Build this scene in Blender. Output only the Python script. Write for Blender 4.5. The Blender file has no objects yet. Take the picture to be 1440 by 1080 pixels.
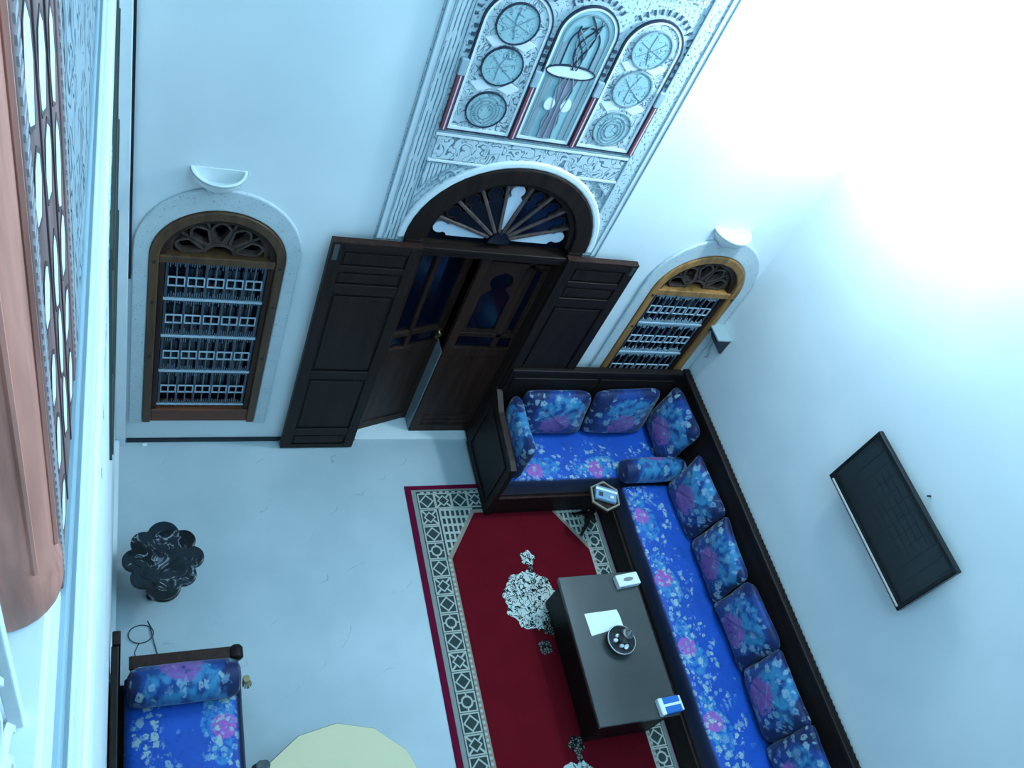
import bpy, bmesh, math, random
from mathutils import Vector, Matrix
S = bpy.context.scene
C = S.collection
PI = math.pi
rnd = random.Random(7)

# ------------------------------------------------------------------ camera, light, exposure
cam_d = bpy.data.cameras.new('camera')
cam = bpy.data.objects.new('camera', cam_d)
C.objects.link(cam)
right = Vector((0.91484929, -0.22995627, 0.33191999))
down = Vector((0.0152175, -0.80178211, -0.5974227))
fwd = Vector((0.40350861, 0.55160273, -0.73001043))
M3 = Matrix((right, -down, -fwd)).transposed()
cam.matrix_world = Matrix.Translation((-0.027, -4.415, 6.72)) @ M3.to_4x4()
cam_d.sensor_width = 36.0
cam_d.lens = 1237.2686 / 1440 * 36
cam_d.clip_start = 0.02
S.camera = cam

S.view_settings.view_transform = 'Standard'
S.view_settings.look = 'None'
S.view_settings.exposure = 0.0
S.view_settings.gamma = 1.0
S.view_settings.use_curve_mapping = False

W = bpy.data.worlds.new('patio_air')
S.world = W
W.use_nodes = True
W.node_tree.nodes['Background'].inputs[0].default_value = (0.33, 0.72, 1.0, 1)
W.node_tree.nodes['Background'].inputs[1].default_value = 0.22


def area(name, loc, target, sx, sy, power, col):
    d = bpy.data.lights.new(name, 'AREA')
    d.shape = 'RECTANGLE'
    d.size = sx
    d.size_y = sy
    d.energy = power
    d.color = col
    o = bpy.data.objects.new(name, d)
    C.objects.link(o)
    o.location = loc
    o.rotation_euler = (Vector(target) - Vector(loc)).to_track_quat('-Z', 'Y').to_euler()
    return o


COOL = (0.31, 0.71, 1.0)
area('overhead_fill', (2.5, -3.6, 8.2), (2.5, -3.6, 0), 2.6, 3.6, 255, COOL)  # added fill lamp under the ceiling, with no fixture of its own
fl = bpy.data.lights.new('flood_lamp', 'POINT')
fl.energy = 310
fl.color = (0.60, 0.86, 1.0)
fl.shadow_soft_size = 0.16
flo = bpy.data.objects.new('flood_lamp', fl)
C.objects.link(flo)
flo.location = (4.42, -0.58, 5.02)


# ------------------------------------------------------------------ materials
def lin(c):
    return tuple(((x / 255) / 12.92 if x / 255 <= 0.04045 else ((x / 255 + 0.055) / 1.055) ** 2.4) for x in c) + (1,)


class NT:
    """tiny node-graph writer"""
    def __init__(s, name, rough=0.6, metal=0.0, spec=0.5):
        s.m = bpy.data.materials.new(name)
        s.m.use_nodes = True
        s.t = s.m.node_tree
        s.b = s.t.nodes['Principled BSDF']
        s.b.inputs['Roughness'].default_value = rough
        s.b.inputs['Metallic'].default_value = metal
        s.b.inputs['Specular IOR Level'].default_value = spec

    def put(s, sock, v):
        if isinstance(v, bpy.types.NodeSocket):
            s.t.links.new(v, sock)
        elif isinstance(v, (tuple, list)) and sock.type == 'VECTOR':
            sock.default_value = v[:3]
        else:
            sock.default_value = v

    def f(s, op, a, b=0.0, c=0.0):
        n = s.t.nodes.new('ShaderNodeMath')
        n.operation = op
        s.put(n.inputs[0], a)
        s.put(n.inputs[1], b)
        s.put(n.inputs[2], c)
        return n.outputs[0]

    def add(s, a, b): return s.f('ADD', a, b)
    def sub(s, a, b): return s.f('SUBTRACT', a, b)
    def mul(s, a, b): return s.f('MULTIPLY', a, b)
    def mx(s, a, b): return s.f('MAXIMUM', a, b)
    def mn(s, a, b): return s.f('MINIMUM', a, b)

    def coord(s, which='Object'):
        return s.t.nodes.new('ShaderNodeTexCoord').outputs[which]

    def xyz(s, v):
        n = s.t.nodes.new('ShaderNodeSeparateXYZ')
        s.put(n.inputs[0], v)
        return n.outputs[0], n.outputs[1], n.outputs[2]

    def vec(s, x, y, z=0.0):
        n = s.t.nodes.new('ShaderNodeCombineXYZ')
        for i, q in enumerate((x, y, z)):
            s.put(n.inputs[i], q)
        return n.outputs[0]

    def noise(s, v, scale, detail=3, out=0, dist=0.0):
        n = s.t.nodes.new('ShaderNodeTexNoise')
        s.put(n.inputs['Vector'], v)
        n.inputs['Scale'].default_value = scale
        n.inputs['Detail'].default_value = detail
        n.inputs['Distortion'].default_value = dist
        return n.outputs[out]

    def voro(s, v, scale, feature='F1', out='Distance', rand=1.0):
        n = s.t.nodes.new('ShaderNodeTexVoronoi')
        n.feature = feature
        s.put(n.inputs['Vector'], v)
        n.inputs['Scale'].default_value = scale
        n.inputs['Randomness'].default_value = rand
        return n.outputs[out]

    def wave(s, v, scale, dist=0.0, dscale=1.0, kind='BANDS', dirn='X'):
        n = s.t.nodes.new('ShaderNodeTexWave')
        n.wave_type = kind
        if kind == 'BANDS':
            n.bands_direction = dirn
        s.put(n.inputs['Vector'], v)
        n.inputs['Scale'].default_value = scale
        n.inputs['Distortion'].default_value = dist
        n.inputs['Detail Scale'].default_value = dscale
        return n.outputs['Fac']

    def step(s, v, lo, hi):
        n = s.t.nodes.new('ShaderNodeMapRange')
        n.interpolation_type = 'SMOOTHSTEP'
        s.put(n.inputs['Value'], v)
        if lo <= hi:
            n.inputs['From Min'].default_value = lo
            n.inputs['From Max'].default_value = hi
        else:
            n.inputs['From Min'].default_value = hi
            n.inputs['From Max'].default_value = lo
            n.inputs['To Min'].default_value = 1
            n.inputs['To Max'].default_value = 0
        return n.outputs['Result']

    def mix(s, fac, a, b):
        n = s.t.nodes.new('ShaderNodeMix')
        n.data_type = 'RGBA'
        s.put(n.inputs[0], fac)
        s.put(n.inputs[6], a)
        s.put(n.inputs[7], b)
        return n.outputs[2]

    def color(s, c):
        s.put(s.b.inputs['Base Color'], c)
        return s

    def bump(s, h, strength=0.3, dist=0.01):
        n = s.t.nodes.new('ShaderNodeBump')
        n.inputs['Strength'].default_value = strength
        n.inputs['Distance'].default_value = dist
        s.put(n.inputs['Height'], h)
        s.t.links.new(n.outputs[0], s.b.inputs['Normal'])
        return s


def plain(name, rgb, rough=0.6, metal=0.0, var=0.12, scale=9, spec=0.5):
    n = NT(name, rough, metal, spec)
    c = lin(rgb)
    d = tuple(x * (1 - var) for x in c[:3]) + (1,)
    n.color(n.mix(n.noise(n.coord(), scale, 4), d, c))
    return n.m


def wood(name, rgb, rough=0.4, axis='z', spec=0.4):
    n = NT(name, rough, 0, spec)
    x, y, z = n.xyz(n.coord())
    v = {'z': n.vec(n.mul(x, 22), n.mul(y, 22), n.mul(z, 1.6)), 'x': n.vec(n.mul(x, 1.6), n.mul(y, 22), n.mul(z, 22)),
         'y': n.vec(n.mul(x, 22), n.mul(y, 1.6), n.mul(z, 22))}[axis]
    g = n.noise(v, 1.0, 5, dist=0.6)
    c = lin(rgb)
    n.color(n.mix(n.step(g, 0.3, 0.75), tuple(k * 0.6 for k in c[:3]) + (1,), tuple(k * 1.25 for k in c[:3]) + (1,)))
    n.bump(g, 0.15, 0.004)
    return n.m


MAT = {}
# plaster walls
n = NT('painted_plaster', 0.75, 0, 0.3)
p = n.coord()
n.color(n.mix(n.step(n.noise(p, 0.9, 4), 0.3, 0.8), lin((214, 219, 222)), lin((230, 232, 233))))
n.bump(n.noise(p, 14, 5), 0.08, 0.01)
MAT['wall'] = n.m
# marble floor: pale with fine grey veins
n = NT('marble_floor', 0.38, 0, 0.35)
p = n.coord()
x, y, z = n.xyz(p)
w = n.noise(p, 2.2, 5, out=1)
wx, wy, wz = n.xyz(w)
u = n.add(n.add(n.mul(x, 0.7), n.mul(y, -0.9)), n.mul(wx, 0.55))
vein = n.step(n.f('ABSOLUTE', n.sub(n.f('FRACT', n.mul(u, 2.1)), 0.5)), 0.018, 0.0)
gate = n.step(n.noise(p, 5.0, 3), 0.52, 0.66)
base = n.mix(n.step(n.noise(p, 1.3, 5), 0.3, 0.75), lin((164, 176, 182)), lin((180, 189, 194)))
n.color(n.mix(n.mul(n.mul(vein, gate), 0.45), base, lin((110, 116, 120))))
MAT['floor'] = n.m
MAT['plaster_trim'] = plain('smooth_white_plaster', (226, 229, 231), 0.6)
MAT['ledge'] = plain('bright_white_ledge', (244, 245, 246), 0.55)
# speckled stone arch surround
n = NT('speckled_surround', 0.7)
p = n.coord()
sp = n.step(n.noise(p, 60, 2), 0.62, 0.7)
n.color(n.mix(n.mul(sp, 0.5), n.mix(n.noise(p, 6), lin((176, 186, 190)), lin((204, 210, 213))), lin((104, 116, 122))))
n.bump(n.noise(p, 40, 3), 0.25, 0.006)
MAT['surround'] = n.m
MAT['skirt'] = plain('black_skirting', (22, 24, 30), 0.35)
MAT['dwood'] = wood('dark_stained_wood', (36, 23, 19), 0.5, spec=0.2)
MAT['dwoodx'] = wood('dark_stained_wood_long', (36, 23, 19), 0.5, 'x', 0.2)
MAT['bwood'] = wood('sofa_dark_wood', (34, 24, 22), 0.5, 'x', 0.2)
MAT['bwoody'] = wood('sofa_dark_wood_deep', (34, 24, 22), 0.5, 'y', 0.2)
MAT['rwood'] = wood('reddish_wood', (54, 32, 25), 0.48, spec=0.2)
MAT['owood'] = wood('ochre_window_wood', (158, 108, 58), 0.45)
MAT['owood1'] = wood('olive_brown_window_wood', (84, 56, 34), 0.45)
MAT['spoke'] = wood('grey_brown_spoke_wood', (92, 74, 70), 0.4)
MAT['owood2'] = wood('red_brown_window_wood', (112, 58, 36), 0.45, 'x')
MAT['cwood'] = wood('carved_fanlight_wood', (80, 60, 52), 0.5)
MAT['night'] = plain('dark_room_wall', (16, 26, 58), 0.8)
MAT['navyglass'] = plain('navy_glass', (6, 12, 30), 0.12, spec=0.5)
MAT['brightpane'] = plain('bright_pane', (205, 214, 226), 0.5)  # opaque white stands for the brightness these three panes show
MAT['litstripe'] = plain('grey_lit_stripe', (128, 140, 146), 0.5)
MAT['iron'] = plain('pale_painted_iron', (170, 188, 200), 0.45)
MAT['iron3'] = plain('dark_slate_iron', (56, 70, 86), 0.5)
MAT['iron2'] = plain('slate_blue_iron', (84, 100, 116), 0.5)
MAT['brass'] = plain('brass', (214, 190, 140), 0.25, 0.9)
MAT['white'] = plain('white_gypsum', (232, 235, 236), 0.6)
MAT['greyshelf'] = plain('grey_shelf', (150, 166, 170), 0.6)
MAT['darkmetal'] = plain('dark_metal', (34, 36, 42), 0.4)
MAT['black'] = plain('black_plastic', (12, 13, 16), 0.3)
n = NT('tv_screen', 0.10, 0, 0.5)  # wobbly grid lines and teal tone paint a reflection into the screen colour
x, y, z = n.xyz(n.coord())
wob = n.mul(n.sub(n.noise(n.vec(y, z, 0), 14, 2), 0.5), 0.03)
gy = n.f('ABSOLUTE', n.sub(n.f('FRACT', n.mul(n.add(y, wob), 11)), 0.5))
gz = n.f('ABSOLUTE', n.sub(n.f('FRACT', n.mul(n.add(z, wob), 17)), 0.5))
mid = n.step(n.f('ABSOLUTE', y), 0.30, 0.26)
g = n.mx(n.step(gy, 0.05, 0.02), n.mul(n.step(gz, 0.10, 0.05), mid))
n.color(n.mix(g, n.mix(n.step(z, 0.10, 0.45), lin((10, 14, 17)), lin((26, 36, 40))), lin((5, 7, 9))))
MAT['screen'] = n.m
MAT['silver'] = plain('silver_trim', (214, 206, 198), 0.35, 0.1)
MAT['maroon'] = plain('maroon_paint', (122, 62, 72), 0.6)
MAT['pinkline'] = plain('pale_pink_paint', (226, 206, 216), 0.6)
MAT['navyline'] = plain('navy_painted_line', (38, 44, 66), 0.6)
MAT['dashpaint'] = plain('slate_dash_paint', (74, 84, 102), 0.6)
MAT['teal'] = plain('teal_grey_plaster', (150, 186, 192), 0.65)
MAT['greyplaster'] = plain('grey_blue_plaster', (154, 174, 184), 0.65)


def carved(name, kind, lo=(74, 94, 108), hi=(196, 208, 213)):
    """plaster cut with arabesque grooves; the shade in the grooves is painted in as a darker colour"""
    n = NT(name, 0.7)
    p = n.coord()
    x, y, z = n.xyz(p)
    q = n.vec(x, z, 0)
    if kind == 'script':
        a = n.f('FRACT', n.mul(n.noise(n.vec(n.mul(x, 1.25), n.mul(z, 0.8), 0), 11, 1, dist=0.8), 6.0))
        g = n.step(n.f('ABSOLUTE', n.sub(a, 0.5)), 0.17, 0.06)
    elif kind == 'vert':
        zz = n.add(z, n.mul(n.noise(q, 3.0), 0.05))
        xx = n.add(x, n.mul(n.noise(q, 6.0), 0.02))
        a = n.f('ABSOLUTE', n.sub(n.f('FRACT', n.mul(xx, 38)), 0.5))
        gate = n.step(n.noise(n.vec(n.mul(x, 38), n.mul(zz, 8), 0), 1.0, 2), 0.36, 0.44)
        g = n.mul(n.step(a, 0.22, 0.08), gate)
    elif kind == 'leaf':
        a = n.f('FRACT', n.mul(n.noise(q, 15, 1, dist=0.8), 6.0))
        gate = n.step(n.noise(q, 9, 2), 0.26, 0.40)
        g = n.mul(n.step(n.f('ABSOLUTE', n.sub(a, 0.5)), 0.18, 0.06), gate)
    elif kind == 'rose':
        a = n.f('FRACT', n.mul(n.noise(q, 16, 2, dist=0.5), 5.0))
        gate = n.step(n.noise(q, 14, 2), 0.38, 0.52)
        g = n.mul(n.step(n.f('ABSOLUTE', n.sub(a, 0.5)), 0.14, 0.04), gate)
    else:  # fleck
        d = n.noise(n.vec(n.mul(x, 1.0), n.mul(z, 0.7), 0), 62, 2)
        g = n.step(d, 0.56, 0.64)
    n.color(n.mix(n.mul(g, 0.85), n.mix(n.noise(p, 5), tuple(k * 0.9 for k in lin(hi)[:3]) + (1,), lin(hi)), lin(lo)))
    n.bump(n.sub(1.0, g), 0.5, 0.006)
    return n.m


MAT['c_script'] = carved('carved_script_plaster', 'script')
MAT['c_vert'] = carved('carved_vertical_plaster', 'vert')
MAT['c_leaf'] = carved('carved_leaf_plaster', 'leaf')
MAT['c_rose'] = carved('carved_rosette_plaster', 'rose', (96, 124, 136), (156, 188, 194))
MAT['c_fleck'] = carved('carved_flecked_plaster', 'fleck', (104, 126, 138), (198, 210, 215))
# gallery facade carving runs in the y-z plane, groove shade painted in
n = NT('gallery_carved_plaster', 0.7)
x, y, z = n.xyz(n.coord())
q = n.vec(n.mul(y, 0.9), n.mul(z, 0.6), 0)
a = n.f('FRACT', n.mul(n.noise(q, 9, 2, dist=0.7), 6.0))
gate = n.step(n.noise(q, 7, 2), 0.36, 0.5)
g = n.mul(n.step(n.f('ABSOLUTE', n.sub(a, 0.5)), 0.2, 0.07), gate)
n.color(n.mix(n.mul(g, 0.9), lin((150, 164, 172)), lin((44, 54, 70))))
n.bump(n.sub(1.0, g), 0.6, 0.01)
MAT['c_gallery'] = n.m
MAT['pinkwood'] = wood('pink_brown_painted_wood', (206, 132, 114), 0.5)
MAT['mauve'] = wood('mauve_brown_wood', (138, 102, 100), 0.55)
MAT['dentil'] = plain('pale_dentil', (176, 166, 168), 0.6)
MAT['mauve2'] = wood('dark_mauve_wood', (96, 72, 74), 0.55)
MAT['greymould'] = plain('grey_moulding', (140, 156, 164), 0.6)
MAT['olive'] = plain('olive_brown_shutter', (62, 66, 60), 0.6)


# woven fabric: brocade on royal blue
def petals(n, q, scale, lo, hi, thr):
    """brocade blossoms: ragged heads of mixed size with a dark eye"""
    w = n.noise(q, scale * 0.9, 2, out=1)
    wx, wy, wz = n.xyz(w)
    qx, qy, qz = n.xyz(q)
    q2 = n.vec(n.add(qx, n.mul(n.sub(wx, 0.5), 0.05)), n.add(qy, n.mul(n.sub(wy, 0.5), 0.05)), qz)
    d = n.voro(q2, scale, 'F1', 'Distance', 1.0)
    col = n.voro(q2, scale, 'F1', 'Color', 1.0)
    r, g_, b = n.xyz(col)
    lob = n.add(n.mul(d, n.add(0.75, n.mul(b, 0.7))), n.mul(n.sub(n.noise(q, scale * 3.0, 3), 0.5), 0.9))
    eye = n.sub(1.0, n.mul(n.step(d, 0.14, 0.08), 0.7))
    return n.mul(n.mul(n.step(lob, hi, lo), n.step(r, thr, thr + 0.05)), eye), g_


def seat_fabric(name, period=0.62, amp=0.16, wide=1.0):
    n = NT(name, 0.55, 0, 0.3)
    u, v, z = n.xyz(n.coord())
    q = n.vec(u, v, n.mul(z, 0.5))
    wob = n.mul(n.sub(n.noise(q, 7, 2), 0.5), 0.10)
    vv = n.add(v, wob)
    arch = n.mul(n.f('ABSOLUTE', n.f('SINE', n.mul(u, PI / period))), amp)
    gl = n.f('ABSOLUTE', n.sub(vv, n.add(arch, 0.20)))
    garland = n.step(gl, 0.07 * wide, 0.04 * wide)
    low = n.step(n.f('ABSOLUTE', n.sub(vv, 0.13)), 0.13, 0.09)
    fl1, tone = petals(n, q, 18, 0.36, 0.52, 0.05)
    flower = n.mul(fl1, n.mx(garland, low))
    fl2, tone2 = petals(n, q, 15, 0.2, 0.3, 0.72)
    flower = n.mx(flower, n.mul(fl2, n.mul(n.step(v, 0.10, 0.2), 0.35)))
    cu = n.mul(n.sub(n.f('FRACT', n.add(n.f('DIVIDE', u, period), 0.0)), 0.5), period)
    nz = n.mul(n.sub(n.noise(q, 13, 3), 0.5), 1.3)

    def ell(cx, cy, rx, ry):
        a = n.f('DIVIDE', n.sub(cu, cx), rx)
        b = n.f('DIVIDE', n.sub(v, cy), ry)
        return n.step(n.add(n.add(n.mul(a, a), n.mul(b, b)), nz), 1.05, 0.8)
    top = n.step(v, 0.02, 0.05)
    purple = n.mul(n.mul(ell(0.0, 0.12, 0.085, 0.085), top), n.step(n.noise(q, 34, 3), 0.3, 0.46))
    cyan = n.mul(n.mul(n.mx(ell(0.08, 0.16, 0.17, 0.11), ell(-0.15, 0.13, 0.10, 0.07)), top), n.step(n.noise(q, 20, 3), 0.36, 0.6))
    base = n.mix(n.noise(q, 4, 3), lin((6, 62, 146)), lin((10, 82, 186)))
    base = n.mix(n.mul(n.step(n.noise(q, 26, 3), 0.56, 0.66), 0.3), base, lin((6, 40, 104)))
    base = n.mix(top, lin((5, 18, 50)), base)  # front face: plain navy cloth with its shading painted in
    c = n.mix(cyan, base, lin((46, 124, 176)))
    c = n.mix(purple, c, n.mix(n.noise(q, 30), lin((122, 78, 158)), lin((176, 92, 176))))
    c = n.mix(n.mul(n.mul(flower, top), 0.8), c, n.mix(tone, lin((92, 140, 182)), lin((172, 190, 176))))
    n.color(c)
    n.bump(n.add(n.noise(q, 120, 2), n.mul(flower, 0.8)), 0.15, 0.003)
    n.b.inputs['Sheen Weight'].default_value = 0.15
    return n.m


def cushion_fabric(name, px=0.0, pz=-0.07, seed=0.0):
    n = NT(name, 0.55, 0, 0.3)
    x, y, z = n.xyz(n.coord())
    q = n.vec(n.add(x, seed), z, n.mul(y, 0.6))
    nz = n.mul(n.sub(n.noise(q, 11, 3), 0.5), 1.3)

    def ell(cx, cz, rx, rz):
        a = n.f('DIVIDE', n.sub(x, cx), rx)
        b = n.f('DIVIDE', n.sub(z, cz), rz)
        return n.step(n.add(n.add(n.mul(a, a), n.mul(b, b)), nz), 1.05, 0.75)
    purple = ell(px, pz, 0.15, 0.13)
    cyan = n.mul(ell(px + 0.03, pz + 0.15, 0.25, 0.16), n.step(n.noise(q, 15, 4), 0.34, 0.58))
    mid = ell(px, 0.0, 0.27, 0.32)
    fl, tone = petals(n, q, 15, 0.32, 0.48, 0.15)
    gate = n.step(n.noise(q, 4.2, 2), 0.40, 0.50)
    base = n.mix(mid, n.mix(n.noise(q, 6), lin((8, 20, 60)), lin((12, 38, 96))), lin((12, 56, 126)))
    base = n.mix(n.mul(n.step(n.noise(q, 18, 3), 0.5, 0.62), 0.55), base, lin((8, 22, 66)))
    c = n.mix(n.mul(cyan, 0.9), base, n.mix(n.noise(q, 16), lin((30, 92, 144)), lin((64, 148, 186))))
    c = n.mix(n.mul(n.mul(fl, gate), 0.7), c, n.mix(tone, lin((104, 144, 178)), lin((156, 182, 186))))
    c = n.mix(n.mul(n.mul(purple, n.step(n.noise(q, 26, 3), 0.3, 0.48)), 0.9), c, n.mix(n.noise(q, 24), lin((92, 66, 128)), lin((150, 88, 164))))
    n.color(c)
    n.bump(n.noise(q, 110, 2), 0.12, 0.003)
    n.b.inputs['Sheen Weight'].default_value = 0.15
    return n.m


MAT['seat'] = seat_fabric('blue_brocade_seat')
MAT['seat2'] = seat_fabric('blue_brocade_seat_wide', 0.8, 0.42, 1.7)
MAT['cush'] = [cushion_fabric('blue_brocade_cushion_a', 0.02, -0.06, 0.0), cushion_fabric('blue_brocade_cushion_b', 0.0, -0.08, 3.7), cushion_fabric('blue_brocade_cushion_c', -0.03, -0.05, 8.1)]
# rug
n = NT('deep_red_pile', 0.95, 0, 0.1)
p = n.coord()
n.color(n.mix(n.noise(p, 5, 4), lin((88, 8, 20)), lin((108, 12, 26))))
n.bump(n.noise(p, 260, 2), 0.3, 0.004)
MAT['rugred'] = n.m
MAT['rugrim'] = plain('maroon_rug_rim', (104, 14, 46), 0.95, spec=0.1)
MAT['ruggrey'] = plain('grey_rug_band', (138, 140, 136), 0.95, spec=0.1)
MAT['rugdark'] = plain('slate_rug_ground', (62, 74, 74), 0.95, spec=0.1, var=0.4, scale=40)
MAT['rugcream'] = plain('cream_rug_yarn', (182, 182, 172), 0.95, spec=0.1)
MAT['rugtan'] = plain('tan_rug_line', (150, 136, 122), 0.95, spec=0.1)
n = NT('blossom_medallion_yarn', 0.95, 0, 0.1)
p = n.coord()
a = n.f('ABSOLUTE', n.sub(n.noise(n.vec(n.xyz(p)[0], n.xyz(p)[1], 0), 21, 2, dist=1.0), 0.5))
g = n.mx(n.step(a, 0.035, 0.07), n.mul(n.step(n.noise(p, 60, 2), 0.56, 0.6), 0.7))
n.color(n.mix(g, lin((22, 30, 28)), n.mix(n.noise(p, 14), lin((176, 182, 178)), lin((226, 228, 220)))))
MAT['blossom'] = n.m
n = NT('faded_blossom_yarn', 0.95, 0, 0.1)
p = n.coord()
d = n.voro(n.vec(n.xyz(p)[0], n.xyz(p)[1], 0), 40, 'DISTANCE_TO_EDGE')
g = n.step(d, 0.08, 0.18)
n.color(n.mix(g, lin((26, 20, 20)), lin((118, 116, 108))))
MAT['blossom2'] = n.m
# coffee table
n = NT('smoked_table_top', 0.16, 0, 0.6)
n.color(n.mix(n.noise(n.coord(), 3), lin((66, 66, 66)), lin((78, 78, 76))))
MAT['tabletop'] = n.m
MAT['tablewood'] = wood('black_brown_table_wood', (20, 16, 16), 0.45, 'y', 0.2)
MAT['paper'] = plain('white_paper', (236, 240, 242), 0.7, var=0.04)
MAT['tissue'] = plain('white_tissue_box', (232, 232, 236), 0.6, var=0.05)
MAT['bluepack'] = plain('blue_film', (44, 112, 190), 0.3)
MAT['steel'] = plain('polished_steel', (200, 202, 204), 0.22, 0.9)
MAT['pewter'] = plain('dark_pewter', (96, 98, 100), 0.3, 0.7)
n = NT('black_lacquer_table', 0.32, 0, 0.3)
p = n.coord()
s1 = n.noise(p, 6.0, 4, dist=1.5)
g = n.mul(n.step(n.f('ABSOLUTE', n.sub(s1, 0.5)), 0.03, 0.008), n.step(n.noise(p, 9), 0.46, 0.62))  # pale squiggles: reflections painted into the lacquer colour
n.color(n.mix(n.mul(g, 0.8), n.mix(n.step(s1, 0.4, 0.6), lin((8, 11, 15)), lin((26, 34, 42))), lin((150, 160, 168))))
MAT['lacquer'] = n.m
MAT['cream'] = plain('cream_tabletop', (206, 192, 154), 0.5, var=0.05, scale=3)
MAT['edge'] = plain('dark_table_rim', (62, 72, 74), 0.5)
MAT['tan'] = plain('tan_yarn', (160, 142, 104), 0.9)
MAT['cable'] = plain('dark_green_cable', (46, 62, 68), 0.5)
MAT['graycloth'] = plain('dark_grey_cloth', (88, 96, 98), 0.9, var=0.5, scale=60)


# ------------------------------------------------------------------ mesh builder
class MB:
    def __init__(s):
        s.v, s.f = [], []

    def box(s, x0, x1, y0, y1, z0, z1):
        b = len(s.v)
        s.v += [(x0, y0, z0), (x1, y0, z0), (x1, y1, z0), (x0, y1, z0), (x0, y0, z1), (x1, y0, z1), (x1, y1, z1), (x0, y1, z1)]
        s.f += [tuple(b + i for i in q) for q in ((3, 2, 1, 0), (4, 5, 6, 7), (0, 1, 5, 4), (1, 2, 6, 5), (2, 3, 7, 6), (3, 0, 4, 7))]
        return s

    def prism(s, poly, a, b, plane='xz'):
        """closed polygon extruded along the remaining axis from a to b"""
        P = {'xz': lambda p, h: (p[0], h, p[1]), 'xy': lambda p, h: (p[0], p[1], h), 'yz': lambda p, h: (h, p[0], p[1])}[plane]
        k, m = len(s.v), len(poly)
        s.v += [P(p, a) for p in poly] + [P(p, b) for p in poly]
        s.f += [tuple(range(k + m - 1, k - 1, -1)), tuple(range(k + m, k + 2 * m))]
        for i in range(m):
            j = (i + 1) % m
            s.f.append((k + i, k + j, k + m + j, k + m + i))
        return s

    def ring(s, outer, inner, a, b, plane='xz', closed=True):
        """strip between two equally long outlines, extruded"""
        P = {'xz': lambda p, h: (p[0], h, p[1]), 'xy': lambda p, h: (p[0], p[1], h), 'yz': lambda p, h: (h, p[0], p[1])}[plane]
        k, m = len(s.v), len(outer)
        s.v += [P(p, a) for p in outer] + [P(p, a) for p in inner] + [P(p, b) for p in outer] + [P(p, b) for p in inner]
        r = range(m if closed else m - 1)
        for i in r:
            j = (i + 1) % m
            o0, i0, o1, i1 = k, k + m, k + 2 * m, k + 3 * m
            s.f += [(o0 + i, o0 + j, i0 + j, i0 + i), (o1 + j, o1 + i, i1 + i, i1 + j), (o0 + j, o0 + i, o1 + i, o1 + j), (i0 + i, i0 + j, i1 + j, i1 + i)]
        if not closed:
            for e in (0, m - 1):
                s.f.append((k + e, k + m + e, k + 3 * m + e, k + 2 * m + e))
        return s

    def line(s, pts, w, a, b, plane='xz', closed=False):
        """ribbon of width w along 2-D points, extruded a..b"""
        L, R = [], []
        m = len(pts)
        for i in range(m):
            p0 = pts[(i - 1) % m] if (closed or i > 0) else pts[i]
            p1 = pts[(i + 1) % m] if (closed or i < m - 1) else pts[i]
            dx, dy = p1[0] - p0[0], p1[1] - p0[1]
            l = math.hypot(dx, dy) or 1
            nx, ny = -dy / l * w / 2, dx / l * w / 2
            L.append((pts[i][0] + nx, pts[i][1] + ny))
            R.append((pts[i][0] - nx, pts[i][1] - ny))
        return s.ring(L, R, a, b, plane, closed)

    def tube(s, pts, r, n=8, cap=True):
        pts = [Vector(p) for p in pts]
        k = len(s.v)
        rr = r if isinstance(r, (list, tuple)) else [r] * len(pts)
        ref = None
        for i, p in enumerate(pts):
            d = (pts[min(i + 1, len(pts) - 1)] - pts[max(i - 1, 0)]).normalized()
            if ref is None:
                ref = Vector((0, 0, 1)) if abs(d.z) < 0.9 else Vector((1, 0, 0))
            a = d.cross(ref).normalized()
            b = d.cross(a).normalized()
            ref = b.cross(d) if False else ref
            for j in range(n):
                t = 2 * PI * j / n
                q = p + (a * math.cos(t) + b * math.sin(t)) * rr[i]
                s.v.append(tuple(q))
        for i in range(len(pts) - 1):
            for j in range(n):
                j2 = (j + 1) % n
                s.f.append((k + i * n + j, k + i * n + j2, k + (i + 1) * n + j2, k + (i + 1) * n + j))
        if cap:
            s.f.append(tuple(k + j for j in range(n)))
            s.f.append(tuple(k + (len(pts) - 1) * n + j for j in reversed(range(n))))
        return s

    def lathe(s, prof, c=(0, 0, 0), n=24, a0=0.0, a1=2 * PI):
        full = abs(a1 - a0 - 2 * PI) < 1e-6
        k = len(s.v)
        m = n if full else n + 1
        for r, z in prof:
            for j in range(m):
                t = a0 + (a1 - a0) * j / n
                s.v.append((c[0] + r * math.cos(t), c[1] + r * math.sin(t), c[2] + z))
        for i in range(len(prof) - 1):
            for j in range(n):
                j2 = (j + 1) % m
                s.f.append((k + i * m + j, k + i * m + j2, k + (i + 1) * m + j2, k + (i + 1) * m + j))
        if full:
            if prof[0][0] > 1e-6:
                s.f.append(tuple(k + j for j in reversed(range(m))))
            if prof[-1][0] > 1e-6:
                s.f.append(tuple(k + (len(prof) - 1) * m + j for j in range(m)))
        return s

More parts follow.
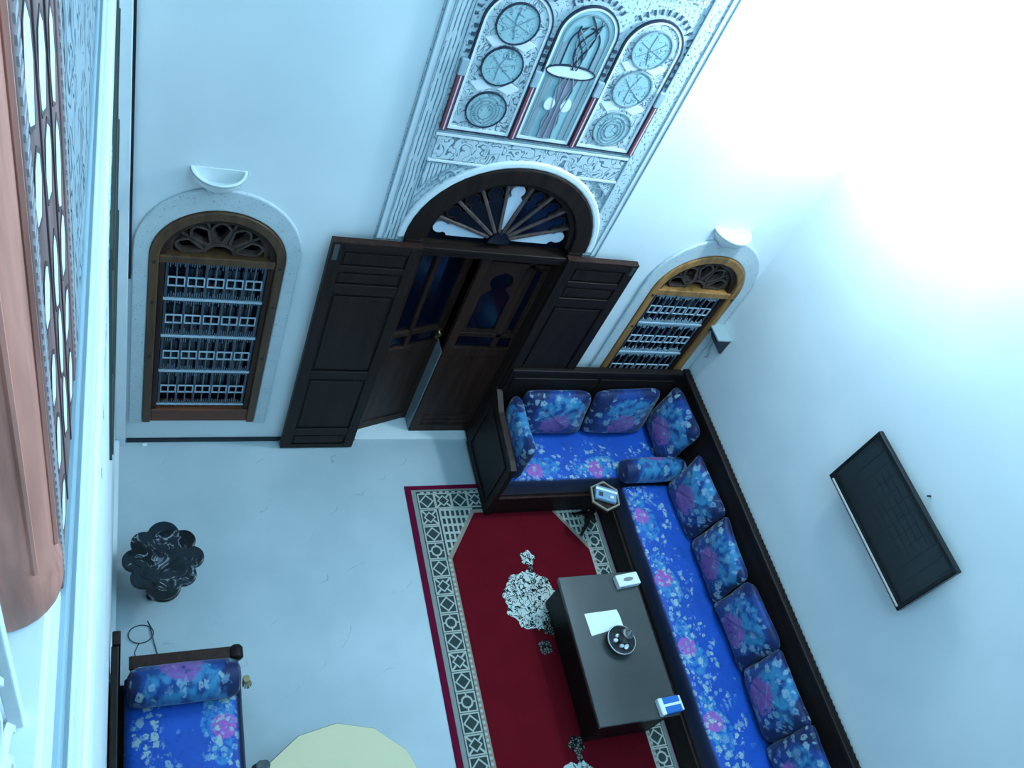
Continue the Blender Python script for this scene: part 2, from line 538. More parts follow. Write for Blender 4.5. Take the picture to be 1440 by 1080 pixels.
    def pillow(s, hx, hy, hz, e=0.36, nu=26, nv=14, plump=0.3, crease=0.0, lump=0.0, seed=0.0):
        """soft cushion centred at the origin: wide in x, tall in z, thick in y"""
        k = len(s.v)
        for i in range(nv + 1):
            ph = -PI / 2 + PI * i / nv
            for j in range(nu * 2):
                th = PI * j / nu
                def sp(c, ee): return math.copysign(abs(c) ** ee, c)
                cx = sp(math.cos(ph), 0.8) * sp(math.cos(th), e)
                cz = sp(math.cos(ph), 0.8) * sp(math.sin(th), e)
                cy = sp(math.sin(ph), 1.0)
                sq = 1 - plump * 0.25 * (1 - cx * cx) * (abs(cz)) - 0.0
                sq2 = 1 - plump * 0.25 * (1 - cz * cz) * (abs(cx))
                f = 1 + crease * math.sin(7 * th + 3 * ph) + lump * (math.sin(3 * th + seed) * 0.6 + math.sin(2 * ph + 1.7 * seed + th) * 0.6 + math.sin(5 * th - 2 * ph + 2.3 * seed) * 0.35)
                s.v.append((cx * hx * sq2 * f, cy * hy * f, cz * hz * sq * f))
        m = nu * 2
        for i in range(nv):
            for j in range(m):
                j2 = (j + 1) % m
                s.f.append((k + i * m + j, k + i * m + j2, k + (i + 1) * m + j2, k + (i + 1) * m + j))
        return s

    def mesh(s, name, mat, smooth=False):
        me = bpy.data.meshes.new(name)
        me.from_pydata(s.v, [], s.f)
        bm = bmesh.new()
        bm.from_mesh(me)
        bmesh.ops.remove_doubles(bm, verts=bm.verts, dist=1e-6)
        bmesh.ops.recalc_face_normals(bm, faces=bm.faces)
        if smooth:
            for fc in bm.faces:
                fc.smooth = True
            for ed in bm.edges:
                if len(ed.link_faces) == 2 and ed.calc_face_angle(0) > 0.75:
                    ed.smooth = False
        bm.to_mesh(me)
        bm.free()
        me.materials.append(mat)
        return me


def obj(name, mb, mat, parent=None, smooth=False, bevel=0.0, loc=None, rot=None):
    me = mb if isinstance(mb, bpy.types.Mesh) else mb.mesh(name, mat, smooth)
    o = bpy.data.objects.new(name, me)
    C.objects.link(o)
    if parent is not None:
        o.parent = parent
    if loc is not None:
        o.location = loc
    if rot is not None:
        o.rotation_euler = rot
    if bevel:
        b = o.modifiers.new('bevel', 'BEVEL')
        b.width = bevel
        b.segments = 2
        b.limit_method = 'ANGLE'
    return o


def thing(name, label, cat, loc=(0, 0, 0), rz=0.0, group=None):
    o = bpy.data.objects.new(name, None)
    C.objects.link(o)
    o.empty_display_size = 0.1
    o.location = loc
    o.rotation_euler = (0, 0, rz)
    return tag(o, label, cat, group)


def tag(o, label, cat, group=None):
    o['label'] = label
    o['category'] = cat
    if group:
        o['group'] = group
    return o


def struct(o, label=None, cat=None):
    o['kind'] = 'structure'
    if label:
        o['label'] = label
    if cat:
        o['category'] = cat
    return o


def root(name, loc, label, cat):
    o = bpy.data.objects.new(name, None)
    C.objects.link(o)
    o.empty_display_size = 0.1
    o.location = loc
    return struct(o, label, cat)


def arch(xc, hw, z0, zs, rz=None, n=24):
    """outline of an arched opening, from bottom-right up and over to bottom-left (x, z)"""
    rz = hw if rz is None else rz
    pts = [(xc + hw, z0)]
    pts += [(xc + hw * math.cos(PI * i / n), zs + rz * math.sin(PI * i / n)) for i in range(n + 1)]
    pts += [(xc - hw, z0)]
    return pts


# ------------------------------------------------------------------ the room
RW = 4.945            # room width
YF = -8.0             # wall behind the camera
ZT = 8.4
XL = -0.085           # lower left wall

obj_ = struct(obj('floor', MB().box(-2.2, RW + 0.3, YF - 0.2, 2.2, -0.2, 0), MAT['floor']), 'pale blue-white marble floor with fine grey veins', 'floor')

# back wall with its doorway and two window openings, cut in thin slices
holes = [(2.46, 0.60, 0.0, 2.60, 0.60), (0.547, 0.40, 0.36, 2.245, 0.40), (4.398, 0.40, 0.36, 2.245, 0.40)]
mb = MB()
xs = set([-0.5, RW + 0.3])
for xc, hw, z0, zs, r in holes:
    for i in range(33):
        xs.add(round(xc + hw * math.cos(PI * i / 32), 5))
xs = sorted(xs)
for xa, xb in zip(xs[:-1], xs[1:]):
    xm = (xa + xb) / 2
    cut = None
    for xc, hw, z0, zs, r in holes:
        if abs(xm - xc) < hw:
            cut = (z0, zs + math.sqrt(max(0, hw * hw - (xm - xc) ** 2)) * r / hw)
    if cut is None:
        mb.box(xa, xb, 0, 0.22, 0, ZT)
    else:
        if cut[0] > 0:
            mb.box(xa, xb, 0, 0.22, 0, cut[0])
        mb.box(xa, xb, 0, 0.22, cut[1], ZT)
struct(obj('wall_back', mb, MAT['wall']), 'white plaster back wall around the big doorway', 'wall')
struct(obj('wall_right', MB().box(RW, RW + 0.2, YF, 0.0, 0, ZT), MAT['wall']), 'white plaster right wall that carries the television', 'wall')
mb = MB().box(XL - 0.2, XL, YF, 0, 0, 4.28)
struct(obj('wall_left', mb, MAT['wall']), 'lower white left wall under the gallery', 'wall')
struct(obj('wall_front', MB().box(-2.2, RW + 0.2, YF - 0.2, YF, 0, ZT), MAT['wall']))
struct(obj('wall_gallery', MB().box(-2.2, -2.0, YF, 0, 4.28, ZT), MAT['wall']))
struct(obj('ceiling', MB().box(-2.2, RW + 0.3, YF - 0.2, 0.22, ZT, ZT + 0.15), MAT['wall']))
struct(obj('floor_gallery', MB().box(-2.0, XL - 0.14, YF, 0, 4.1, 4.28), MAT['floor']))
# unlit room beyond the doorway
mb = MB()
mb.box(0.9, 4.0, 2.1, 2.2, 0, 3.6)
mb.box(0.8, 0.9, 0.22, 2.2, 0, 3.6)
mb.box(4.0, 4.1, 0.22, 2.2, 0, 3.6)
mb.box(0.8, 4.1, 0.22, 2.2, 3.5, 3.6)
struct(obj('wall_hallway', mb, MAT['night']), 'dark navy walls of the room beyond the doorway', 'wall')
# black skirting
struct(obj('baseboard_back', MB().box(0.0, 1.24, -0.018, 0.0, 0, 0.045).box(1.24, 1.86, -0.012, 0, 0, 0.045), MAT['skirt']), 'thin black skirting along the back wall', 'skirting')
struct(obj('baseboard_left', MB().box(XL, XL + 0.03, -2.0, -0.06, 0, 0.10), MAT['plaster_trim']), 'pale skirting along the left wall', 'skirting')
struct(obj('trim_1', MB().box(1.93, 3.02, -0.02, 0.22, 0.0, 0.018), MAT['plaster_trim']), 'pale marble threshold across the doorway', 'threshold')
# corner pilaster with its dark joint
o = root('trim_2', (0, 0, 0), 'slim white corner pilaster with a dark joint', 'pilaster')
obj('shaft', MB().box(XL, -0.012, -0.05, 0.0, 0, ZT), MAT['plaster_trim'], o, bevel=0.006)
obj('joint', MB().box(-0.012, 0.004, -0.022, 0.0, 2.0, ZT), MAT['skirt'], o)


# ------------------------------------------------------------------ arched windows
def window(idx, xc, label, wd, cm):
    w = root('window_%d' % idx, (xc, 0, 0), label, 'window')
    # arched plaster surround, proud of the wall
    ou, inn = arch(0, 0.535, 0.30, 2.30, 0.56), arch(0, 0.437, 0.30, 2.245, 0.437)
    obj('surround', MB().ring(ou, inn, -0.03, 0.0, closed=False), MAT['surround'], w, bevel=0.012)
    # wooden frame
    ou, inn = arch(0, 0.435, 0.335, 2.245), arch(0, 0.375, 0.335, 2.235, 0.372)
    obj('frame', MB().ring(ou, inn, -0.045, 0.10, closed=False), MAT[wd], w, bevel=0.01)
    ou, inn = arch(0, 0.375, 0.335, 2.235, 0.372), arch(0, 0.335, 0.335, 2.232, 0.33)
    obj('inner_frame', MB().ring(ou, inn, -0.015, 0.09, closed=False), MAT['rwood'], w, bevel=0.006)
    obj('bottom_board', MB().box(-0.375, 0.375, -0.03, 0.09, 0.335, 0.49), MAT['owood2'], w, bevel=0.008)
    obj('transom', MB().box(-0.375, 0.375, -0.03, 0.08, 2.185, 2.25), MAT[wd], w, bevel=0.008)
    obj('pane', MB().prism(arch(0, 0.38, 0.4, 2.235, 0.375), 0.10, 0.115), MAT['navyglass'], w)
    # carved fan above the transom: ring of petals cut through a board
    fan = obj('fanlight', MB().line([(0.10 * math.cos(PI * i / 12), 2.25 + 0.09 * math.sin(PI * i / 12)) for i in range(13)], 0.028, 0.015, 0.06), MAT['cwood'], w)
    for k in range(5):
        a0, a1 = PI * k / 5 + 0.05, PI * (k + 1) / 5 - 0.05
        am = (a0 + a1) / 2
        P = []
        for t in range(9):   # petal outline from hub to rim and back
            a = a0 + (a1 - a0) * t / 8
            bulge = math.sin(PI * t / 8)
            P.append(((0.235 + 0.055 * bulge) * math.cos(a), 2.25 + (0.235 + 0.055 * bulge) * math.sin(a)))
        P = [(0.12 * math.cos(am - 0.12), 2.25 + 0.12 * math.sin(am - 0.12))] + P + [(0.12 * math.cos(am + 0.12), 2.25 + 0.12 * math.sin(am + 0.12))]
        obj('petal_rim', MB().line(P, 0.017, 0.01, 0.06, closed=True), MAT['cwood'], fan)
    for k in range(6):
        a = PI * k / 5
        if k in (0, 5):
            continue
        obj('rib', MB().line([(0.10 * math.cos(a), 2.25 + 0.10 * math.sin(a)), (0.34 * math.cos(a), 2.25 + 0.335 * math.sin(a))], 0.02, 0.02, 0.065), MAT['cwood'], fan)
    obj('spandrel', MB().ring(arch(0, 0.345, 2.25, 2.25, 0.34)[1:-1], arch(0, 0.295, 2.25, 2.25, 0.295)[1:-1], 0.03, 0.07, closed=False), MAT['cwood'], fan)
    # iron grille
    zr = [0.535, 0.975, 1.395, 1.80, 2.18]
    g = obj('grille', MB().box(-0.335, 0.335, -0.004, 0.012, zr[0] - 0.008, zr[0] + 0.008), MAT['iron'], w)
    for z in zr[1:-1]:
        obj('bar', MB().box(-0.36, 0.345, -0.006, 0.012, z - 0.009, z + 0.009), MAT['iron'], g)
    for k in range(6):
        x = -0.32 + 0.128 * k
        obj('upright', MB().box(x - 0.009, x + 0.009, 0.004, 0.02, 0.50, 2.185), MAT['iron3'], g)
    for k in range(5):
        x = -0.32 + 0.128 * (k + 0.5)
        obj('rod', MB().box(x - 0.004, x + 0.004, 0.006, 0.014, 0.50, 2.185), MAT['iron2'], g)
    sq = None
    for r in range(4):
        zc = zr[r] + (zr[r + 1] - zr[r]) * 0.47
        for k in range(5):
            x = -0.32 + 0.128 * (k + 0.5)
            for s in (-1, 1):
                if sq is None:
                    q = [(-0.026, -0.042), (0.026, -0.042), (0.026, 0.042), (-0.026, 0.042)]
                    sq = MB().line(q, 0.009, -0.004, 0.008, closed=True).mesh('square', MAT['iron'])
                obj('square', sq, None, g, loc=(x + s * 0.027, 0, zc))
        mid = MB().box(-0.32, 0.32, 0.006, 0.014, zc - 0.055, zc - 0.046)
        obj('rail', mid, MAT['iron2'], g)
    # little cast combs above and below every bar
    cb = MB()
    for z in zr:
        for k in range(42):
            x = -0.315 + 0.63 * k / 41
            h1, h2 = rnd.uniform(0.03, 0.075), rnd.uniform(0.03, 0.08)
            if z > zr[0]:
                cb.box(x - 0.0035, x + 0.0035, 0.002, 0.01, z - h1, z)
            if z < zr[-1]:
                cb.box(x - 0.0035, x + 0.0035, 0.002, 0.01, z, z + h2)
    o = obj('comb', cb, MAT[cm], g)
    o['kind'] = 'stuff'
    # iron bolt heads on the frame
    for x in (-0.405, 0.405):
        for z in (1.2, 1.8, 2.2):
            obj('bolt', MB().prism([(0.013 * math.cos(PI * i / 4), 0.013 * math.sin(PI * i / 4)) for i in range(8)], -0.052, -0.045), MAT['darkmetal'], w, loc=(x, 0, z))
    return w


window(1, 0.547, 'arched window left of the doorway with iron grille and olive-brown wood frame', 'owood1', 'iron2')
window(2, 4.398, 'arched window right of the doorway, with ochre wood frame, partly hidden behind the sofa backboard', 'owood', 'iron')

# ------------------------------------------------------------------ great door: arch frame, fanlight, leaves
XC, ZS = 2.46, 2.60
d = root('door_1', (XC, 0, 0), 'great arched doorway with dark wood frame and sunburst fanlight', 'door')
o1, i1 = arch(0, 0.715, 2.0, ZS, 0.715), arch(0, 0.585, 2.0, ZS, 0.585)
obj('arch_frame', MB().ring(o1[1:-1], i1[1:-1], -0.05, 0.16, closed=False), MAT['dwood'], d, bevel=0.012)
for s in (-1, 1):
    a, b = sorted((s * 0.575, s * 0.70))
    obj('jamb', MB().box(a, b, -0.05, 0.16, 0.0, ZS), MAT['dwood'], d, bevel=0.008)
obj('transom', MB().box(-0.63, 0.63, -0.055, 0.12, 2.46, 2.54), MAT['dwoodx'], d, bevel=0.01)
obj('transom_moulding', MB().box(-0.59, 0.59, -0.068, -0.05, 2.515, 2.55), MAT['dwoodx'], d, bevel=0.006)
o1, i1 = arch(0, 0.585, ZS, ZS, 0.585)[1:-1], arch(0, 0.545, ZS, ZS, 0.545)[1:-1]
obj('inner_arch', MB().ring(o1, i1, -0.02, 0.12, closed=False), MAT['dwood'], d, bevel=0.006)
fan = obj('fanlight', MB().prism(arch(0, 0.56, 2.53, ZS, 0.56), 0.05, 0.07), MAT['navyglass'], d)
hub = [(0.085 * math.cos(PI * i / 10), ZS + 0.095 * math.sin(PI * i / 10)) for i in range(11)]
obj('hub', MB().prism(hub, -0.02, 0.05), MAT['navyglass'], fan)
for k in range(1, 9):
    a = PI * k / 9
    c, s = math.cos(a), math.sin(a)
    obj('spoke', MB().line([(0.085 * c, ZS + 0.09 * s), (0.555 * c, ZS + 0.555 * s)], 0.026, 0.0, 0.05), MAT['spoke'], fan, bevel=0.006)


def keyhole(rot, r0=0.11, r1=0.53):
    """long tapered pane with a round bulb end, turned by rot about the hub"""
    P = [(r0, 0.012), (r0 + (r1 - r0) * 0.60, 0.056), (r0 + (r1 - r0) * 0.68, 0.060), (r0 + (r1 - r0) * 0.72, 0.040), (r0 + (r1 - r0) * 0.76, 0.038)]
    cx, rr = r1 - 0.06, 0.052
    for i in range(9):
        t = 2.45 - 2.45 * i / 8
        P.append((cx + rr * math.cos(t), rr * math.sin(t)))
    P = P + [(x, -y) for x, y in reversed(P[:-1])]
    c, s = math.cos(rot), math.sin(rot)
    return [(x * c - y * s, ZS + x * s + y * c) for x, y in P]


for k in range(9):
    a = PI * (k + 0.5) / 9
    white = k in (0, 4, 8)
    o = obj('keyhole_pane', MB().prism(keyhole(a), 0.016, 0.05), MAT['brightpane'] if white else MAT['navyglass'], fan)
    if white:
        o['label'] = 'white keyhole-shaped fanlight pane'
    else:
        obj('pierced_rim', MB().line(keyhole(a), 0.010, 0.008, 0.05, closed=True), MAT['dwood'], fan)
# plaster archivolt around it
struct(obj('trim_3', MB().ring(arch(XC, 0.772, ZS, ZS, 0.772)[1:-1], arch(XC, 0.716, ZS, ZS, 0.716)[1:-1], -0.04, 0.0, closed=False), MAT['plaster_trim'], bevel=0.015), 'smooth white plaster rim around the great door arch', 'trim')


def folded_leaf(idx, x0, x1, label, flip):
    """outer door leaf folded back flat against the wall"""
    L = root('door_%d' % idx, ((x0 + x1) / 2, -0.075, 0.015), label, 'door')
    h = (x1 - x0) / 2
    H = 2.545
    obj('board', MB().box(-h, h, -0.012, 0.022, 0, H), MAT['dwood'], L)
    sw = 0.085
    for s in (-1, 1):
        a, b = sorted((s * h, s * (h - sw)))
        obj('stile', MB().box(a, b, -0.028, -0.012, 0, H), MAT['dwood'], L, bevel=0.004)
    for z0, z1 in ((0, 0.05), (0.20, 0.30), (1.02, 1.12), (2.04, 2.14), (2.27, 2.33), (2.47, H)):
        obj('rail', MB().box(-h + sw, h - sw, -0.028, -0.012, z0, z1), MAT['dwoodx'], L, bevel=0.004)
    for z0, z1 in ((0.07, 0.18), (0.33, 0.99), (1.15, 2.01), (2.16, 2.25), (2.345, 2.455)):
        obj('panel', MB().box(-h + sw + 0.02, h - sw - 0.02, -0.024, -0.012, z0, z1), MAT['dwood'], L, bevel=0.008)
    obj('top_edge', MB().box(-h, h, -0.03, 0.024, H, H + 0.012), MAT['rwood'], L)
    obj('corner_plate', MB().box(-h + 0.02, -h + 0.055, -0.031, -0.028, H - 0.16, H - 0.01) if flip < 0 else MB().box(h - 0.05, h - 0.02, -0.031, -0.028, H - 0.10, H - 0.01), MAT['pewter'], L)
    return L


folded_leaf(2, 1.245, 1.885, 'dark panelled door leaf folded open against the wall, left of the doorway', -1)
folded_leaf(3, 3.035, 3.655, 'dark panelled door leaf folded open against the wall, right of the doorway', 1)

# inner glazed leaf, right, shut
L = root('door_4', (2.455, 0.09, 0.015), 'inner right door leaf with keyhole-shaped glass, shut', 'door')
obj('stile', MB().box(0, 0.075, -0.02, 0.025, 0, 2.46), MAT['rwood'], L, bevel=0.004)
obj('stile', MB().box(0.575, 0.63, -0.02, 0.025, 0, 2.46), MAT['rwood'], L, bevel=0.004)
obj('mullion', MB().box(0.40, 0.45, -0.02, 0.025, 1.30, 2.46), MAT['rwood'], L, bevel=0.004)
for z0, z1 in ((0, 0.10), (1.16, 1.27), (1.42, 1.47), (2.40, 2.46), (2.27, 2.31)):
    obj('rail', MB().box(0.075, 0.575, -0.02, 0.025, z0, z1), MAT['rwood'], L, bevel=0.004)
obj('lower_panel', MB().box(0.07, 0.58, -0.008, 0.015, 0.09, 1.17), MAT['rwood'], L)
obj('moulding', MB().box(0.09, 0.56, -0.016, -0.004, 0.22, 0.25).box(0.09, 0.56, -0.016, -0.004, 0.15, 0.17), MAT['rwood'], L, bevel=0.003)
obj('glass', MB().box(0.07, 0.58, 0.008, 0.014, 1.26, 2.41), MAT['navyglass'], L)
# pierced board over the glass: keyhole arch
def key_w(z):
    if z < 1.92:
        return 0.128
    if z < 2.0:
        return 0.128 - 0.068 * (z - 1.92) / 0.08
    return max(math.sqrt(max(0.0, 0.098 ** 2 - (z - 2.085) ** 2)), 0.06 if z < 2.07 else 0.0)


zsl = [1.47, 1.4999] + [1.50 + 0.77 * i / 60 for i in range(61)]
kb = MB()
for sgn in (-1, 1):
    e = 0.075 if sgn < 0 else 0.40
    kb.ring([(e, z) for z in zsl], [(0.2375 + sgn * (key_w(z) if z >= 1.5 else 0.0), z) for z in zsl], -0.012, 0.01, closed=False)
obj('keyhole_board', kb, MAT['rwood'], L)
obj('slot_board', MB().line([(0.465, 1.49), (0.465, 2.25), (0.56, 2.25), (0.56, 1.49)], 0.03, -0.012, 0.01, closed=True), MAT['rwood'], L)
o = obj('lit_stripe', MB().box(-0.008, 0.0, 0.0, 0.16, 0.01, 1.18), MAT['litstripe'], L)  # added strip, its pale colour stands in for light on the door edge
o['label'] = 'pale grey strip added for the lit stripe along the lower door edge'
# inner glazed leaf, left, swung outward
L = root('door_5', (1.915, 0.095, 0.015), 'inner left door leaf with tall dark panes, ajar', 'door')
L.rotation_euler = (0, 0, 0.29)
obj('stile', MB().box(0, 0.07, -0.02, 0.025, 0, 2.44), MAT['rwood'], L, bevel=0.004)
obj('stile', MB().box(0.50, 0.57, -0.02, 0.025, 0, 2.44), MAT['rwood'], L, bevel=0.004)
obj('mullion', MB().box(0.21, 0.25, -0.02, 0.025, 1.16, 2.44), MAT['rwood'], L, bevel=0.004)
for z0, z1 in ((0, 0.10), (1.10, 1.17), (1.32, 1.38), (2.36, 2.44)):
    obj('rail', MB().box(0.07, 0.50, -0.02, 0.025, z0, z1), MAT['rwood'], L, bevel=0.004)
obj('lower_panel', MB().box(0.065, 0.505, -0.010, 0.015, 0.09, 1.11), MAT['rwood'], L)
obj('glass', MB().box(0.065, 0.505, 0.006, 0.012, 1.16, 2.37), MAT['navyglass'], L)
obj('handle', MB().tube([(0.53, -0.02, 1.28), (0.53, -0.055, 1.28), (0.47, -0.06, 1.275)], 0.011).box(0.518, 0.542, -0.026, -0.02, 1.20, 1.33), MAT['brass'], L, smooth=True)

# ------------------------------------------------------------------ carved plaster panel above the door
mp = root('trim_4', (0, 0, 0), 'carved white plaster panel with three painted arches above the great door', 'plaster panel')
# backing slab with the door arch cut out of it
mb = MB()
xl, xr, zb, zt = 1.545, 3.30, 2.52, 5.6
N = 40
xsl = [xl] + [XC + 0.77 * math.cos(PI - PI * i / N) for i in range(N + 1)] + [xr]
for xa, xb in zip(xsl[:-1], xsl[1:]):
    xm = (xa + xb) / 2
    lo = ZS + math.sqrt(max(0, 0.5929 - (xm - XC) ** 2)) if abs(xm - XC) < 0.77 else zb
    mb.box(xa, xb, -0.012, 0.0, max(zb, lo), zt)
obj('backing', mb, MAT['c_fleck'], mp)
# side bands
for a, b, m in ((1.562, 1.60, 'plaster_trim'), (1.605, 1.712, 'c_vert')):
    obj('side_band', MB().box(a, b, -0.022, -0.012, 2.56, 5.55), MAT[m], mp)
    obj('side_band', MB().box(4.845 - b, 4.845 - a, -0.020, -0.012, 2.56, 5.55), MAT['c_fleck' if m == 'c_vert' else m], mp)
for x in (1.556, 1.602, 1.716, 3.127, 3.243, 3.289):
    obj('fillet', MB().box(x - 0.004, x + 0.004, -0.028, -0.012, 2.56, 5.55), MAT['greyplaster'], mp)
# frieze
obj('frieze', MB().box(1.752, 3.10, -0.024, -0.012, 3.30, 3.475), MAT['c_script'], mp)
for z in (3.285, 3.492):
    obj('frieze_rail', MB().box(1.73, 3.12, -0.03, -0.012, z - 0.008, z + 0.008), MAT['plaster_trim'], mp)
obj('frieze_line', MB().box(1.73, 3.12, -0.026, -0.012, 3.508, 3.515), MAT['greyplaster'], mp)
# spandrels beside the door arch
for sg in (-1, 1):
    mb = MB()
    tops = []
    for i in range(16):
        h0 = 0.725 if sg < 0 else 0.655
        ha = h0 - (h0 - 0.265) * i / 16
        hb = h0 - (h0 - 0.265) * (i + 1) / 16
        za, zb2 = ZS + math.sqrt(0.845 ** 2 - ha * ha), ZS + math.sqrt(0.845 ** 2 - hb * hb)
        mb.prism([(XC + sg * ha, za), (XC + sg * hb, zb2), (XC + sg * hb, 3.264), (XC + sg * ha, 3.264)], -0.02, -0.012)
        tops.append((XC + sg * ha, za))
    obj('spandrel', mb, MAT['c_vert' if sg < 0 else 'c_leaf'], mp)
    tops += [(XC + sg * 0.265, ZS + math.sqrt(0.845 ** 2 - 0.265 ** 2)), (XC + sg * 0.265, 3.264), (XC + sg * h0, 3.264)]
    obj('spandrel_rim', MB().line(tops, 0.008, -0.025, -0.012, closed=True), MAT['greyplaster'], mp)
    roset = [(XC + sg * 0.56 + 0.055 * math.cos(2 * PI * i / 18), 3.16 + 0.055 * math.sin(2 * PI * i / 18)) for i in range(18)]
    obj('rosette', MB().line(roset, 0.010, -0.028, -0.012, closed=True), MAT['greymould'], mp)
obj('arch_line', MB().line([(XC + 0.81 * math.cos(PI * i / 40), ZS + 0.81 * math.sin(PI * i / 40)) for i in range(2, 39)], 0.008, -0.018, -0.012), MAT['greyplaster'], mp)

# three arched panels
ZB = 3.535
panels = [(1.99, 0.215, 4.29, 0.22), (2.438, 0.195, 4.305, 0.20), (2.885, 0.205, 4.29, 0.215)]
for k, (xc, hw, zs, rz) in enumerate(panels):
    A = arch(xc, hw, ZB, zs, rz)
    B_ = arch(xc, hw - 0.010, ZB + 0.010, zs, rz - 0.010)
    D = arch(xc, hw - 0.026, ZB + 0.03, zs, rz - 0.026)
    f0 = obj('arched_field', MB().prism(D, -0.022, -0.012), MAT['c_leaf' if k != 1 else 'teal'], mp)
    obj('outline', MB().ring(A, B_, -0.032, -0.012), MAT['navyline'], f0)
    obj('white_rim', MB().ring(B_, D, -0.029, -0.012), MAT['white'], f0)
    if k != 1:
        for z in (3.715, 4.025, 4.305):
            r = 0.128
            circ = [(xc + r * math.cos(2 * PI * i / 28), z + r * math.sin(2 * PI * i / 28)) for i in range(28)]
            obj('medallion', MB().prism(circ, -0.030, -0.020), MAT['c_rose'], f0)
            obj('medallion_rim', MB().line(circ, 0.008, -0.036, -0.02, closed=True), MAT['greymould' if k else 'navyline'], f0)
            if z < 3.8:
                for rr in (0.105, 0.08, 0.055):
                    obj('petal_line', MB().line([(xc + rr * 0.85 * math.cos(2 * PI * i / 20), z - 0.01 + rr * math.sin(2 * PI * i / 20)) for i in range(20)], 0.005, -0.034, -0.03, closed=True), MAT['greymould'], f0)
            else:
                for j in range(3):
                    t = PI * j / 3 + 0.5 + z
                    obj('petal_line', MB().line([(xc - 0.1 * math.cos(t), z - 0.1 * math.sin(t)), (xc + 0.02 * math.sin(t), z), (xc + 0.1 * math.cos(t), z + 0.1 * math.sin(t))], 0.004, -0.033, -0.03), MAT['greymould'], f0)
        for z in (3.87, 4.17):
            for s in (-1, 1):
                obj('leaf', MB().prism([(xc + s * 0.02, z), (xc + s * 0.09, z + 0.05), (xc + s * 0.16, z + 0.02), (xc + s * 0.1, z - 0.03)], -0.028, -0.02), MAT['plaster_trim'], f0)
    else:
        # nested arch lines, vase on a dish, stems
        obj('inner_line', MB().line(arch(xc, 0.145, ZB + 0.04, zs - 0.02, 0.16), 0.010, -0.028, -0.02), MAT['greymould'], f0)
        obj('inner_line', MB().line(arch(xc, 0.098, 4.05, zs - 0.06, 0.12), 0.008, -0.028, -0.02), MAT['navyline'], f0)
        for dx in (-0.12, 0.115):
            obj('stripe', MB().box(xc + dx - 0.016, xc + dx + 0.016, -0.026, -0.02, ZB + 0.035, 4.25), MAT['greymould'], f0)
        el = [(xc - 0.01 + 0.165 * math.cos(2 * PI * i / 24), 4.065 + 0.045 * math.sin(2 * PI * i / 24)) for i in range(24)]
        obj('dish', MB().prism(el, -0.03, -0.02), MAT['white'], f0)
        obj('dish_rim', MB().line(el, 0.008, -0.035, -0.02, closed=True), MAT['navyline'], f0)
        body = [(xc - 0.065, 4.03), (xc + 0.065, 4.03), (xc + 0.02, 3.86), (xc + 0.05, 3.70), (xc + 0.03, ZB + 0.04), (xc - 0.04, ZB + 0.04), (xc - 0.06, 3.70), (xc - 0.02, 3.86)]
        obj('vase', MB().prism(body, -0.028, -0.02), plain('faded_rose_paint', (150, 140, 158), 0.65), f0)
        obj('vase_rim', MB().line(body, 0.006, -0.033, -0.02, closed=True), MAT['greymould'], f0)
        for dx in (-0.06, 0.055):
            obj('bud', MB().prism([(xc + dx + 0.036 * math.cos(2 * PI * i / 14), 3.83 + 0.045 * math.sin(2 * PI * i / 14)) for i in range(14)], -0.034, -0.02), MAT['white'], f0)
        for st in range(6):
            ph = st * 1.1
            obj('stem', MB().line([(xc + (0.02 + 0.055 * t / 10) * math.sin(ph + t * 0.42) * 1.0, 4.08 + 0.036 * t * (0.75 + 0.05 * st)) for t in range(11)], 0.007, -0.031, -0.02), MAT['navyline' if st % 2 else 'greymould'], f0)
        for dx in (-0.05, -0.005, 0.045):
            obj('stem', MB().line([(xc + dx, ZB + 0.04), (xc + dx * 0.6, 3.75), (xc + dx * 1.2, 3.95), (xc + dx * 0.5, 4.03)], 0.006, -0.036, -0.02), MAT['greymould'], f0)
# colonnettes and capitals between the arches
for k, x in enumerate((1.757, 2.226, 2.657, 3.108)):
    w2 = 0.010
    cl = obj('colonnette', MB().box(x - 0.018, x - 0.001, -0.04, -0.012, ZB, 3.93), MAT['maroon'], mp)
    cl['label'] = 'maroon painted colonnette'
    obj('pink_stripe', MB().box(x + 0.001, x + 0.009, -0.038, -0.012, ZB, 3.93), MAT['pinkline'], cl)
    obj('maroon_stripe', MB().box(x + 0.010, x + 0.019, -0.036, -0.012, ZB, 3.93), MAT['maroon'], cl)
    obj('capital', MB().box(x - 0.024, x + 0.022, -0.045, -0.012, 3.93, 4.04), MAT['greyplaster'], cl, bevel=0.005)
    for j in range(4):
        z = 4.07 + j * 0.055
        obj('dash', MB().box(x - 0.012, x + 0.012, -0.02, -0.012, z, z + 0.02), MAT['dashpaint'], mp)
# voussoir dashes around the arch heads
for k, (xc, hw, zs, rz) in enumerate(panels):
    for j in range(17):
        a = 0.10 + (PI - 0.20) * j / 16
        c, s = math.cos(a), math.sin(a)
        r0, r1 = 0.028, 0.062
        if (k == 0 and c > 0.75) or (k == 1 and abs(c) > 0.75) or (k == 2 and c < -0.75):
            continue
        obj('dash', MB().line([(xc + (hw + r0) * c, zs + (rz + r0) * s), (xc + (hw + r1) * c, zs + (rz + r1) * s)], 0.012, -0.02, -0.012), MAT['dashpaint'], mp)
obj('upper_frieze', MB().box(1.75, 3.10, -0.02, -0.012, 4.62, 5.5), MAT['c_leaf'], mp)


